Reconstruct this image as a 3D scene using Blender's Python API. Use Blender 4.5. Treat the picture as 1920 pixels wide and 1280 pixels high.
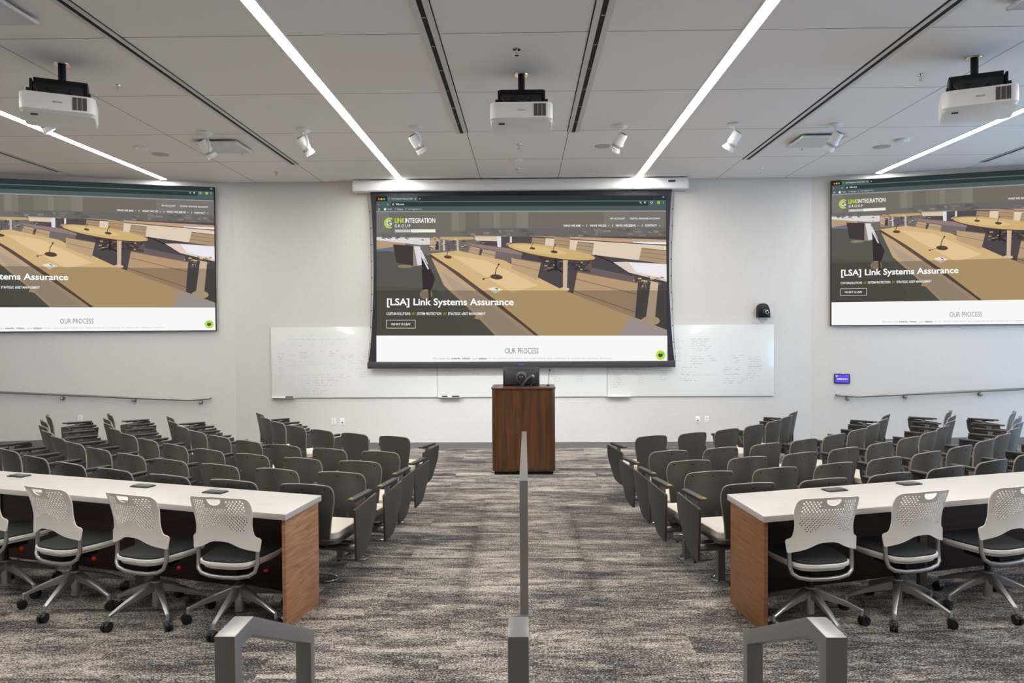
import bpy, bmesh, math, random
from mathutils import Vector, Matrix
from mathutils.geometry import tessellate_polygon
random.seed(7)
for o in list(bpy.data.objects): bpy.data.objects.remove(o, do_unlink=True)
S = bpy.context.scene; COL = S.collection
R = math.radians
# ---------------------------------------------------------------- camera, light levels
FPX = 1370.0; CZ = 2.12
yaw = math.atan(24/FPX); pit = -math.atan(28/FPX); roll = 0.0058
fw = Vector((-math.sin(yaw)*math.cos(pit), math.cos(yaw)*math.cos(pit), math.sin(pit)))
r0 = Vector((math.cos(yaw), math.sin(yaw), 0)); u0 = r0.cross(fw)
rr = r0*math.cos(roll)-u0*math.sin(roll); uu = u0*math.cos(roll)+r0*math.sin(roll)
cam_d = bpy.data.cameras.new('camera'); cam = bpy.data.objects.new('camera', cam_d); COL.objects.link(cam)
m3 = Matrix((rr, uu, -fw)).transposed(); cam.matrix_world = Matrix.Translation((0, 0, CZ)) @ m3.to_4x4()
cam_d.sensor_fit = 'HORIZONTAL'; cam_d.sensor_width = 36; cam_d.lens = 36*FPX/1920
cam_d.clip_start = .05; cam_d.clip_end = 200
S.camera = cam
S.view_settings.view_transform = 'Standard'; S.view_settings.look = 'None'
S.view_settings.exposure = 0; S.view_settings.gamma = 1; S.view_settings.use_curve_mapping = False
W = bpy.data.worlds.new('sky'); S.world = W; W.use_nodes = True
W.node_tree.nodes['Background'].inputs[0].default_value = (.55, .75, 1, 1)
W.node_tree.nodes['Background'].inputs[1].default_value = .6
STRIP = 72.0      # luminance of the linear ceiling lamps
CEIL = 4.66; YF = 12.74
def area_light(name, loc, look, sx, sy, power, col):
    l = bpy.data.lights.new(name, 'AREA'); l.shape = 'RECTANGLE'; l.size = sx; l.size_y = sy; l.energy = power; l.color = col
    o = bpy.data.objects.new(name, l); COL.objects.link(o); o.location = loc
    o.rotation_euler = (Vector(look)-Vector(loc)).to_track_quat('-Z', 'Y').to_euler(); return o
area_light('daylight', (9.78, 7.5, 1.5), (0, 7.5, 1.5), 7.0, 2.4, 290, (.40, .65, 1))   # behind window_1 in the right wall
# ---------------------------------------------------------------- materials
def lin(c):
    c = c/255; return c/12.92 if c <= .04045 else ((c+.055)/1.055)**2.4
def rgb(c): return (lin(c[0]), lin(c[1]), lin(c[2]), 1)
def mat(name, c, rough=.5, metal=0, spec=.5, coat=0):
    m = bpy.data.materials.new(name); m.use_nodes = True; b = m.node_tree.nodes['Principled BSDF']
    b.inputs['Base Color'].default_value = rgb(c); b.inputs['Roughness'].default_value = rough; b.inputs['Metallic'].default_value = metal
    b.inputs['Specular IOR Level'].default_value = spec; b.inputs['Coat Weight'].default_value = coat
    return m
def N(m, t, **kw):
    n = m.node_tree.nodes.new(t)
    for k, v in kw.items(): setattr(n, k, v)
    return n
def L(m, a, b): m.node_tree.links.new(a, b)
def bsdf(m): return m.node_tree.nodes['Principled BSDF']
def noisy(m, c1, c2, scale=(40, 40, 40), detail=6, bump=0, lo=.35, hi=.65, coord='Object', bscale=1):
    tc = N(m, 'ShaderNodeTexCoord'); mp = N(m, 'ShaderNodeMapping'); mp.inputs['Scale'].default_value = scale
    nz = N(m, 'ShaderNodeTexNoise'); nz.inputs['Scale'].default_value = 1; nz.inputs['Detail'].default_value = detail
    cr = N(m, 'ShaderNodeValToRGB'); cr.color_ramp.elements[0].position = lo; cr.color_ramp.elements[1].position = hi
    cr.color_ramp.elements[0].color = rgb(c1); cr.color_ramp.elements[1].color = rgb(c2)
    L(m, tc.outputs[coord], mp.inputs[0]); L(m, mp.outputs[0], nz.inputs['Vector']); L(m, nz.outputs[0], cr.inputs[0]); L(m, cr.outputs[0], bsdf(m).inputs['Base Color'])
    if bump:
        bp = N(m, 'ShaderNodeBump'); bp.inputs['Strength'].default_value = bump; bp.inputs['Distance'].default_value = .002
        L(m, nz.outputs[0], bp.inputs['Height']); L(m, bp.outputs[0], bsdf(m).inputs['Normal'])
    return m
def emis(name, c, s=1.0):
    m = bpy.data.materials.new(name); m.use_nodes = True; t = m.node_tree; t.nodes.clear()
    e = t.nodes.new('ShaderNodeEmission'); o = t.nodes.new('ShaderNodeOutputMaterial'); e.inputs[0].default_value = rgb(c); e.inputs[1].default_value = s
    t.links.new(e.outputs[0], o.inputs[0]); return m
M = {}
M['wall'] = noisy(mat('painted_wall', (214, 209, 204), .85, spec=.2), (211, 206, 201), (217, 212, 207), (60, 60, 60))
M['base'] = mat('rubber_baseboard', (120, 115, 113), .6)
M['silver'] = mat('powder_coated_rail', (150, 146, 144), .42, .75)
M['alu'] = mat('brushed_aluminium', (186, 184, 182), .36, .85)
M['chrome'] = mat('polished_chrome', (225, 225, 228), .12, 1)
M['white_top'] = noisy(mat('white_laminate', (188, 180, 174), .4), (184, 176, 170), (191, 183, 177), (3, 60, 60))
M['white_pl'] = mat('white_plastic', (226, 224, 220), .42)
M['white_metal'] = mat('white_enamel', (232, 230, 228), .35)
M['chair_white'] = mat('warm_white_shell', (238, 231, 224), .42)
M['black'] = mat('black_plastic', (18, 18, 20), .45)
M['black_metal'] = mat('black_steel', (12, 12, 13), .5, .3)
M['shell'] = noisy(mat('charcoal_shell', (76, 72, 67), .45, spec=.8), (70, 67, 61), (80, 77, 71), (400, 400, 400), bump=.3)
M['rim'] = mat('taupe_edge', (158, 148, 138), .45)
M['pad'] = noisy(mat('cream_upholstery', (216, 206, 194), .8), (210, 200, 188), (222, 212, 201), (300, 300, 300), bump=.4)
M['seatfab'] = noisy(mat('charcoal_fabric', (50, 50, 50), .9), (36, 37, 38), (62, 63, 63), (500, 500, 500), bump=.5)
M['tablet'] = noisy(mat('grey_laminate_tablet', (70, 66, 61), .5), (52, 49, 45), (62, 58, 53), (350, 350, 350))
M['tabedge'] = mat('dark_edge_band', (72, 48, 38), .5)
M['brass'] = mat('brass_plate', (206, 168, 96), .3, .9)
M['bracket'] = mat('grey_bracket', (118, 113, 108), .45, .4)
M['grille'] = mat('vent_grey', (100, 94, 94), .6)
M['red'] = mat('red_knob', (190, 20, 24), .4)
M['screenback'] = mat('black_screen_border', (30, 26, 36), .7)
M['bar'] = mat('dark_weight_bar', (66, 62, 64), .5, .3)
M['dark'] = mat('slot_black', (6, 6, 6), .8)
M['mirror_trim'] = mat('white_slot_flange', (196, 194, 192), .35)
M['led'] = emis('green_led', (40, 255, 110), 2)
M['lamp'] = emis('lamp_diffuser', (251, 251, 247), STRIP)
M['glassboard'] = mat('white_glass_board', (230, 230, 226), .12, spec=.6, coat=.3)
M['ring'] = mat('chrome_ring', (200, 198, 196), .2, .9)
M['mic'] = mat('mic_grey', (196, 196, 198), .5)
def wood(name, c1, c2, scale, rot=(0, 0, 0), rough=.4, coat=0):
    m = mat(name, c1, rough, coat=coat); tc = N(m, 'ShaderNodeTexCoord'); mp = N(m, 'ShaderNodeMapping'); mp.inputs['Scale'].default_value = scale; mp.inputs['Rotation'].default_value = rot
    a = N(m, 'ShaderNodeTexNoise'); a.inputs['Scale'].default_value = 1; a.inputs['Detail'].default_value = 8; a.inputs['Distortion'].default_value = .6
    cr = N(m, 'ShaderNodeValToRGB'); e = cr.color_ramp.elements; e[0].position = .3; e[1].position = .72; e[0].color = rgb(c1); e[1].color = rgb(c2)
    L(m, tc.outputs['Object'], mp.inputs[0]); L(m, mp.outputs[0], a.inputs['Vector']); L(m, a.outputs[0], cr.inputs[0]); L(m, cr.outputs[0], bsdf(m).inputs['Base Color']); return m
M['walnut'] = wood('walnut_veneer', (42, 23, 12), (86, 50, 26), (22, 22, 1.6), rough=.3, coat=.2)
M['deskwood'] = wood('desk_end_veneer', (136, 94, 68), (192, 142, 108), (5, 5, 45), rot=(R(18), 0, 0))
M['deskwood_r'] = wood('desk_end_veneer_straight', (112, 74, 44), (150, 104, 66), (4, 4, 60), rot=(R(4), 0, 0))
M['darkwood'] = wood('modesty_veneer', (40, 18, 12), (66, 32, 22), (3, 3, 40))
# carpet: streaky planks
def carpet():
    m = mat('plank_carpet', (120, 115, 110), .95, spec=.1); tc = N(m, 'ShaderNodeTexCoord')
    br = N(m, 'ShaderNodeTexBrick', offset=.5); br.inputs['Scale'].default_value = 1; br.inputs['Brick Width'].default_value = 1.0; br.inputs['Row Height'].default_value = .33
    br.inputs['Mortar Size'].default_value = 0; br.inputs['Color1'].default_value = (0, 0, 0, 1); br.inputs['Color2'].default_value = (1, 1, 1, 1)
    L(m, tc.outputs['Object'], br.inputs['Vector'])
    def noise(scale, det, dist, off):
        mp = N(m, 'ShaderNodeMapping'); mp.inputs['Scale'].default_value = scale; add = N(m, 'ShaderNodeVectorMath', operation='MULTIPLY_ADD')
        add.inputs[1].default_value = off; L(m, br.outputs['Color'], add.inputs[0]); L(m, tc.outputs['Object'], add.inputs[2]); L(m, add.outputs[0], mp.inputs[0])
        n = N(m, 'ShaderNodeTexNoise'); n.inputs['Scale'].default_value = 1; n.inputs['Detail'].default_value = det; n.inputs['Distortion'].default_value = dist
        L(m, mp.outputs[0], n.inputs['Vector']); return n
    a = noise((1.4, 7, 1), 6, .9, (1.6, .9, 0)); b = noise((9, 30, 1), 5, 1.2, (.9, .5, 0)); c = noise((90, 130, 1), 3, 0, (0, 0, 0)); d = noise((.7, 2.2, 1), 2, .3, (2.5, 1.3, 0))
    def mul(x, y): n = N(m, 'ShaderNodeMath', operation='MULTIPLY_ADD'); L(m, x.outputs[0], n.inputs[0]); n.inputs[1].default_value = y; return n
    s1 = mul(a, .50); s2 = mul(b, .40); L(m, s2.outputs[0], s1.inputs[2]); s3 = mul(c, .95); L(m, s3.outputs[0], s2.inputs[2]); s4 = mul(d, .34); L(m, s4.outputs[0], s3.inputs[2]); s4.inputs[2].default_value = -.595
    cr = N(m, 'ShaderNodeValToRGB'); e = cr.color_ramp.elements; e[0].position = .34; e[0].color = rgb((48, 45, 47)); e[1].position = .68; e[1].color = rgb((190, 178, 167))
    k = e.new(.46); k.color = rgb((84, 79, 78)); k = e.new(.56); k.color = rgb((138, 129, 121))
    L(m, s1.outputs[0], cr.inputs[0])
    # rare ochre threads
    o = noise((30, 7, 1), 3, 1.5, (.3, .3, 0)); ro = N(m, 'ShaderNodeValToRGB'); ro.color_ramp.elements[0].position = .68; ro.color_ramp.elements[1].position = .74
    L(m, o.outputs[0], ro.inputs[0]); mx = N(m, 'ShaderNodeMix', data_type='RGBA'); f = N(m, 'ShaderNodeMath', operation='MULTIPLY'); f.inputs[1].default_value = .5; L(m, ro.outputs[0], f.inputs[0])
    L(m, f.outputs[0], mx.inputs[0]); L(m, cr.outputs[0], mx.inputs[6]); mx.inputs[7].default_value = rgb((150, 118, 72)); L(m, mx.outputs[2], bsdf(m).inputs['Base Color'])
    bp = N(m, 'ShaderNodeBump'); bp.inputs['Strength'].default_value = .6; bp.inputs['Distance'].default_value = .004; L(m, c.outputs[0], bp.inputs['Height']); L(m, bp.outputs[0], bsdf(m).inputs['Normal'])
    return m
M['carpet'] = carpet()
# ceiling: acoustic panels with thin reveal lines
def ceiling_mat():
    m = mat('acoustic_ceiling', (196, 190, 187), .9, spec=.1); tc = N(m, 'ShaderNodeTexCoord'); sp = N(m, 'ShaderNodeSeparateXYZ'); L(m, tc.outputs['Object'], sp.inputs[0])
    acc = None
    def op(o, a, b=None):
        n = N(m, 'ShaderNodeMath', operation=o)
        for i, v in enumerate((a, b)):
            if v is None: continue
            if isinstance(v, (int, float)): n.inputs[i].default_value = v
            else: L(m, v, n.inputs[i])
        return n.outputs[0]
    y = op('SUBTRACT', YF, sp.outputs[1]); y = op('ADD', y, .8); y = op('MODULO', y, 1.592); y = op('SUBTRACT', y, .8); y = op('ABSOLUTE', y); acc = op('LESS_THAN', y, .0045)
    for x in (-8.75, -7.48, -6.1, -4.68, -3.52, -2.12, -.745, .585, 1.95, 3.34, 4.5, 5.93, 7.22, 8.6):
        d = op('ABSOLUTE', op('SUBTRACT', sp.outputs[0], x)); acc = op('MAXIMUM', acc, op('LESS_THAN', d, .0045))
    nz = N(m, 'ShaderNodeTexNoise'); nz.inputs['Scale'].default_value = 180; L(m, tc.outputs['Object'], nz.inputs['Vector'])
    cr = N(m, 'ShaderNodeValToRGB'); cr.color_ramp.elements[0].color = rgb((222, 218, 214)); cr.color_ramp.elements[1].color = rgb((236, 232, 228)); L(m, nz.outputs[0], cr.inputs[0])
    mx = N(m, 'ShaderNodeMix', data_type='RGBA'); L(m, acc, mx.inputs[0]); L(m, cr.outputs[0], mx.inputs[6]); mx.inputs[7].default_value = rgb((96, 88, 88)); L(m, mx.outputs[2], bsdf(m).inputs['Base Color']); return m
M['ceiling'] = ceiling_mat()
# ---------------------------------------------------------------- mesh helpers
class MB:
    def __init__(s): s.v = []; s.f = []; s.mi = []; s.mats = []; s.sm = []
    def mid(s, m):
        if m is None: m = s.mats[0] if s.mats else M['black']
        if m not in s.mats: s.mats.append(m)
        return s.mats.index(m)
    def add(s, vs, fs, m=None, smooth=False):
        k = len(s.v); s.v += [tuple(v) for v in vs]; i = s.mid(m)
        for f in fs: s.f.append([k+a for a in f]); s.mi.append(i); s.sm.append(smooth)
    def box(s, c, d, m=None, rot=None, taper=1):
        x, y, z = d[0]/2, d[1]/2, d[2]/2
        vs = [Vector((sx*x*(taper if sz > 0 else 1), sy*y*(taper if sz > 0 else 1), sz*z)) for sz in (-1, 1) for sy in (-1, 1) for sx in (-1, 1)]
        if rot is not None: vs = [rot @ v for v in vs]
        vs = [v+Vector(c) for v in vs]
        s.add(vs, [(0, 2, 3, 1), (4, 5, 7, 6), (0, 1, 5, 4), (2, 6, 7, 3), (0, 4, 6, 2), (1, 3, 7, 5)], m)
    def rbox(s, c, d, r, m=None, rot=None, axis='z', seg=4):   # box rounded about one axis
        a, b, h = {'z': (d[0], d[1], d[2]), 'y': (d[0], d[2], d[1]), 'x': (d[1], d[2], d[0])}[axis]
        p = rrect(-a/2, -b/2, a/2, b/2, r, seg); n = len(p)
        def q(u, v, w): return {'z': Vector((u, v, w)), 'y': Vector((u, w, v)), 'x': Vector((w, u, v))}[axis]
        e = min(.004, h*.2, r*.5)
        rings = [[q(u*(1-2*e/a), v*(1-2*e/b), -h/2) for u, v in p], [q(u, v, -h/2+e) for u, v in p], [q(u, v, h/2-e) for u, v in p], [q(u*(1-2*e/a), v*(1-2*e/b), h/2) for u, v in p]]
        vs = [v for g in rings for v in g]
        if rot is not None: vs = [rot @ v for v in vs]
        vs = [v+Vector(c) for v in vs]; fs = [tuple(range(n-1, -1, -1)), tuple(range(3*n, 4*n))]
        for k in range(3): fs += [(k*n+i, k*n+(i+1) % n, (k+1)*n+(i+1) % n, (k+1)*n+i) for i in range(n)]
        s.add(vs, fs, m)
    def tube(s, pts, r, m=None, n=10, closed=False, sq=None):
        P = [Vector(p) for p in pts]; K = len(P); rs = r if isinstance(r, (list, tuple)) else [r]*K; vs = []; fs = []; up = None
        for i, p in enumerate(P):
            a = P[(i-1) % K] if (closed or i > 0) else p; b = P[(i+1) % K] if (closed or i < K-1) else p
            t = (b-a).normalized()
            if up is None: up = Vector((0, 0, 1)) if abs(t.z) < .9 else Vector((0, 1, 0))
            sd = t.cross(up).normalized(); up2 = sd.cross(t).normalized(); up = up2
            for j in range(n):
                an = 2*math.pi*j/n
                vs.append(p+sd*math.cos(an)*rs[i]+up2*math.sin(an)*rs[i])
        for i in range(K if closed else K-1):
            k2 = (i+1) % K
            fs += [(i*n+j, i*n+(j+1) % n, k2*n+(j+1) % n, k2*n+j) for j in range(n)]
        s.add(vs, fs, m, True)
        if not closed: s.add(vs[:n], [tuple(range(n-1, -1, -1))], m); s.add(vs[-n:], [tuple(range(n))], m)
    def lathe(s, c, prof, m=None, n=20, rot=None):   # prof: (r, z)
        vs = []; fs = []
        for r, z in prof:
            for j in range(n):
                a = 2*math.pi*j/n; v = Vector((r*math.cos(a), r*math.sin(a), z)); vs.append((rot @ v if rot is not None else v)+Vector(c))
        for i in range(len(prof)-1): fs += [(i*n+j, i*n+(j+1) % n, (i+1)*n+(j+1) % n, (i+1)*n+j) for j in range(n)]
        s.add(vs, fs, m, True)
        if prof[0][0] > 1e-5: s.add(vs[:n], [tuple(range(n-1, -1, -1))], m)
        if prof[-1][0] > 1e-5: s.add(vs[-n:], [tuple(range(n))], m)
    def prism(s, poly, z0, z1, m=None, axes='xyz', top=None):
        n = len(poly)
        def q(u, v, w): return {'xyz': (u, v, w), 'xzy': (u, w, v), 'yzx': (w, u, v)}[axes]
        vs = [q(u, v, z0) for u, v in poly]+[q(u, v, z1) for u, v in poly]
        s.add(vs, [tuple(range(n-1, -1, -1)), tuple(range(n, 2*n))], top or m); s.add(vs, [(i, (i+1) % n, n+(i+1) % n, n+i) for i in range(n)], m)
    def bm(s, b, m=None, smooth=False):
        b.verts.index_update(); s.add([v.co.copy() for v in b.verts], [[v.index for v in f.verts] for f in b.faces], m, smooth); b.free()
    def build(s, name, parent=None, bevel=0, shade=None):
        me = bpy.data.meshes.new(name); me.from_pydata(s.v, [], s.f)
        for m in s.mats: me.materials.append(m)
        me.polygons.foreach_set('material_index', s.mi); me.polygons.foreach_set('use_smooth', s.sm); me.update()
        b = bmesh.new(); b.from_mesh(me); bmesh.ops.remove_doubles(b, verts=b.verts, dist=1e-6) if len(s.v) < 60000 else None
        if bevel: bmesh.ops.bevel(b, geom=[e for e in b.edges if len(e.link_faces) == 2 and e.calc_face_angle(0) > .6], offset=bevel, segments=2, affect='EDGES', profile=.6)
        bmesh.ops.recalc_face_normals(b, faces=b.faces); b.to_mesh(me); b.free()
        try: me.set_sharp_from_angle(angle=R(38))
        except Exception: pass
        o = bpy.data.objects.new(name, me); COL.objects.link(o)
        if parent is not None: o.parent = parent
        return o
def rrect(x0, y0, x1, y1, r, seg=4):
    p = []
    for cx, cy, a0 in ((x1-r, y1-r, 0), (x0+r, y1-r, 90), (x0+r, y0+r, 180), (x1-r, y0+r, 270)):
        for k in range(seg+1): a = R(a0+90*k/seg); p.append((cx+r*math.cos(a), cy+r*math.sin(a)))
    return p
def rpoly(pts, seg=5):     # pts: (x, y, radius)
    out = []; n = len(pts)
    for i, (x, y, r) in enumerate(pts):
        p = Vector((x, y)); a = (Vector(pts[i-1][:2])-p); b = (Vector(pts[(i+1) % n][:2])-p)
        if r <= 0: out.append((x, y)); continue
        t = min(r, a.length*.49, b.length*.49); A = p+a.normalized()*t; B = p+b.normalized()*t
        for k in range(seg+1): q = k/seg; v = A*(1-q)**2+p*2*q*(1-q)+B*q*q; out.append((v.x, v.y))
    return out
def plate(outer, holes, thick, bend=None, cx=(), cz=()):
    """flat outline in x,z (holes allowed) cut into strips, bent, given thickness"""
    loops = [[Vector((x, z, 0)) for x, z in lp] for lp in [outer]+list(holes)]
    tris = tessellate_polygon(loops); flat = [v for lp in loops for v in lp]
    b = bmesh.new(); vs = [b.verts.new((v.x, 0, v.y)) for v in flat]
    for t in tris:
        try: b.faces.new([vs[i] for i in t])
        except ValueError: pass
    for x in cx: bmesh.ops.bisect_plane(b, geom=b.verts[:]+b.edges[:]+b.faces[:], plane_co=(x, 0, 0), plane_no=(1, 0, 0))
    for z in cz: bmesh.ops.bisect_plane(b, geom=b.verts[:]+b.edges[:]+b.faces[:], plane_co=(0, 0, z), plane_no=(0, 0, 1))
    bmesh.ops.recalc_face_normals(b, faces=b.faces)
    if b.faces and sum(f.normal.y*f.calc_area() for f in b.faces) > 0: bmesh.ops.reverse_faces(b, faces=b.faces)
    if bend:
        for v in b.verts: v.co.y = bend(v.co.x, v.co.z)
    bmesh.ops.solidify(b, geom=b.faces[:], thickness=-thick)
    return b
def tag(o, label, cat, group=None):
    o['label'] = label; o['category'] = cat
    if group: o['group'] = group
    return o
def struct(o): o['kind'] = 'structure'; return o
def empty(name, loc=(0, 0, 0), rz=0):
    o = bpy.data.objects.new(name, None); COL.objects.link(o); o.location = loc; o.rotation_euler = (0, 0, rz); o.empty_display_size = .1; return o
def copy_tree(o, parent=None, skip=()):
    c = o.copy(); COL.objects.link(c)
    if parent is not None: c.parent = parent
    for ch in list(o.children):
        if ch.get('opt') in skip and ch.get('opt'): continue
        copy_tree(ch, c, skip)
    return c
def text_mesh(txt, x0, y0, x1, y1, bold=0, keep=False):
    """letters fitted into the box x0..x1, y0(top)..y1(bottom) of a y-down drawing; returns verts2d, faces"""
    cu = bpy.data.curves.new('t', 'FONT'); cu.body = txt; cu.size = 1; cu.offset = bold; cu.resolution_u = 3
    ob = bpy.data.objects.new('t', cu); COL.objects.link(ob); dg = bpy.context.evaluated_depsgraph_get(); dg.update()
    me = bpy.data.meshes.new_from_object(ob.evaluated_get(dg)); vs = [v.co.copy() for v in me.vertices]; fs = [list(p.vertices) for p in me.polygons]
    bpy.data.objects.remove(ob); bpy.data.curves.remove(cu); bpy.data.meshes.remove(me)
    if not vs: return [], []
    ax = min(v.x for v in vs); bx = max(v.x for v in vs); ay = min(v.y for v in vs); by = max(v.y for v in vs)
    return [(x0+(v.x-ax)/(bx-ax)*(x1-x0), y1-(v.y-ay)/(by-ay)*(y1-y0)) for v in vs], fs
# ---------------------------------------------------------------- the room
FC = (0.0, 13.0)
def floor_z(x, y):
    r = math.hypot(x-FC[0], y-FC[1])
    if r > 10.9: return .49
    if r > 10.6: return .34
    return .19*min(1, max(0, (r-4.8)/3.0))
def make_floor():
    b = MB(); rad = [0, 2, 4, 4.8]+[4.8+.25*k for k in range(1, 13)]+[8.6, 9.6, 10.6]; n = 96
    vs = []; fs = []
    for r in rad:
        z = .19*min(1, max(0, (r-4.8)/3.0))
        for j in range(n): a = 2*math.pi*j/n; vs.append((FC[0]+r*math.sin(a), FC[1]-r*math.cos(a), z))
    for i in range(len(rad)-1): fs += [(i*n+j, i*n+(j+1) % n, (i+1)*n+(j+1) % n, (i+1)*n+j) for j in range(n)]
    b.add(vs, fs, M['carpet'])
    vs = []; fs = []; prof = [(10.6, .19), (10.6, .34), (10.9, .34), (10.9, .49), (14, .49), (14, .79), (16, .79), (16, 1.09), (26, 1.09)]
    for r, z in prof:
        for j in range(n): a = 2*math.pi*j/n; vs.append((FC[0]+r*math.sin(a), FC[1]-r*math.cos(a), z))
    for i in range(len(prof)-1): fs += [(i*n+j, i*n+(j+1) % n, (i+1)*n+(j+1) % n, (i+1)*n+j) for j in range(n)]
    b.add(vs, fs, M['carpet'])
    o = struct(b.build('floor'))
    bm = bmesh.new(); bm.from_mesh(o.data)      # trim to the room
    for co, no in (((0, 12.9, 0), (0, 1, 0)), ((0, -7, 0), (0, -1, 0)), ((9.7, 0, 0), (1, 0, 0)), ((-9.8, 0, 0), (-1, 0, 0))):
        bmesh.ops.bisect_plane(bm, geom=bm.verts[:]+bm.edges[:]+bm.faces[:], plane_co=co, plane_no=no, clear_outer=True)
    bm.to_mesh(o.data); bm.free()
make_floor()
XL, XR = -5.08, 4.96; WA = R(15.5); ca, sa = math.cos(WA), math.sin(WA)
def side_pt(side, u, off=0, z=0):     # a point on the angled front wall: u metres out from its corner, off metres into the room
    s = -1 if side == 'L' else 1; x0 = XL if side == 'L' else XR
    return Vector((x0+s*ca*u-s*sa*off, YF-sa*u-ca*off, z))
UEND = 4.8
def wall_prism(name, pts, z0=-.05, z1=CEIL+.1):
    b = MB(); b.prism(pts, z0, z1, M['wall']); return struct(b.build(name))
wall_prism('wall_front', [(XL, YF), (XR, YF), (XR+.1, YF+.25), (XL-.1, YF+.25)])
for side, nm in (('L', 'wall_front_left'), ('R', 'wall_front_right')):
    a, b_, c, d = side_pt(side, 0), side_pt(side, UEND), side_pt(side, UEND, -.25), side_pt(side, 0, -.25)
    wall_prism(nm, [(v.x, v.y) for v in (a, b_, c, d)])
EL, ER = side_pt('L', UEND), side_pt('R', UEND)
wall_prism('wall_left', [(EL.x, EL.y+.1), (EL.x-.2, EL.y+.1), (EL.x-.2, -7.2), (EL.x, -7.2)])
wall_prism('wall_back', [(EL.x-.2, -7), (ER.x+.2, -7), (ER.x+.2, -7.2), (EL.x-.2, -7.2)])
wb = MB()       # right wall with a window opening (y 2..11, z .3..3.1)
for y0, y1, z0, z1 in ((-7.2, 2, -.05, CEIL+.1), (11, ER.y+.1, -.05, CEIL+.1), (2, 11, -.05, .3), (2, 11, 3.1, CEIL+.1)):
    wb.box((ER.x+.05, (y0+y1)/2, (z0+z1)/2), (.1, y1-y0, z1-z0), M['wall'])
struct(wb.build('wall_right'))
wf = MB()
for y in (2, 3.8, 5.6, 7.4, 9.2, 11): wf.box((ER.x+.05, y, 1.7), (.08, .06, 2.8), M['alu'])
for z in (.3, 3.1): wf.box((ER.x+.05, 6.5, z), (.08, 9.06, .06), M['alu'])
struct(wf.build('window_1'))
cb = MB(); cb.box((-.06, 3.0, CEIL+.06), (20, 20.6, .12), M['ceiling']); struct(cb.build('ceiling'))
bb = MB(); bb.box(((XL+XR)/2, YF-.007, .05), (XR-XL, .014, .1), M['base']); struct(bb.build('baseboard_front'))
for side, nm in (('L', 'baseboard_front_left'), ('R', 'baseboard_front_right')):
    b = MB(); vs = []; K = 24
    for k in range(K+1):
        u = UEND*k/K; p = side_pt(side, u, .014); q = side_pt(side, u, 0); z = floor_z(p.x, p.y)
        vs += [(q.x, q.y, z-.02), (p.x, p.y, z-.02), (p.x, p.y, z+.1), (q.x, q.y, z+.1)]
    fs = []
    for k in range(K):
        for j in range(4): fs.append((k*4+j, k*4+(j+1) % 4, (k+1)*4+(j+1) % 4, (k+1)*4+j))
    b.add(vs, fs, M['base']); struct(b.build(nm))
# ---------------------------------------------------------------- ceiling lamps, slots
def strip(x, y0, y1, w, label):
    t = empty('linear_ceiling_light', (x, (y0+y1)/2, CEIL)); tag(t, label, 'light', 'white linear lights in the ceiling'); h = (y1-y0)
    b = MB(); b.box((0, 0, -.003), (w, h, .006), M['lamp']); b.build('diffuser', t)
    b = MB()
    for s in (-1, 1): b.box((s*(w/2+.008), 0, -.003), (.016, h+.03, .006), M['white_metal'])
    for s in (-1, 1): b.box((0, s*(h/2+.008), -.008), (w, .016, .016), M['white_metal'])
    b.build('trim_frame', t)
strip(-2.13, 0, 12.70, .105, 'long bright ceiling strip running to the left end of the central screen housing')
strip(1.955, 0, 12.70, .105, 'long bright ceiling strip running to the right end of the central screen housing')
strip(-6.12, 0, 12.36, .105, 'bright ceiling strip ending above the left wall screen')
strip(5.94, 0, 12.38, .105, 'bright ceiling strip ending above the right wall screen')
def slot(x, y0, y1, label, w=.15, inner=True):
    t = empty('slot_air_diffuser', (x, (y0+y1)/2, CEIL)); tag(t, label, 'air diffuser', 'black slot diffusers in the ceiling'); h = y1-y0; s = 1 if x > -.06 else -1
    b = MB(); b.box((0, 0, -.003), (.045, h, .006), M['dark']); b.build('slot_opening', t)
    b = MB()
    for k in (-1, 1): b.box((k*(.0225+(w-.045)/4), 0, -.005), ((w-.045)/2, h, .01), M['mirror_trim'])
    b.build('flange', t)
    if inner: b = MB(); b.box((-s*(w/2+.006), 0, -.002), (.008, h, .004), M['dark']); b.build('shadow_gap', t)
    return t
for x, nm in ((-.81, 'left'), (.65, 'right')):
    t = slot(x, -2, 9.62, 'white edged black air slot in the ceiling just %s of the central projector' % nm)
    for k in range(9):
        b = MB(); b.box((0, 0, 0), (.03, .012, .012), M['alu']); o = b.build('clip', t); o.location = (0, 5.4-.62*k-.1, -.008)
slot(-3.57, -2, 11.35, 'black air slot crossing the ceiling between the left projector and the inner left light strip', .13)
slot(3.42, -2, 11.3, 'black air slot crossing the ceiling between the right projector and the inner right light strip', .13)
slot(-7.5, 4, 11.7, 'short visible black air slot at the far left edge of the ceiling', .1, False)
slot(7.2, 4, 11.65, 'short visible black air slot at the far right edge of the ceiling', .1, False)
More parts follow.
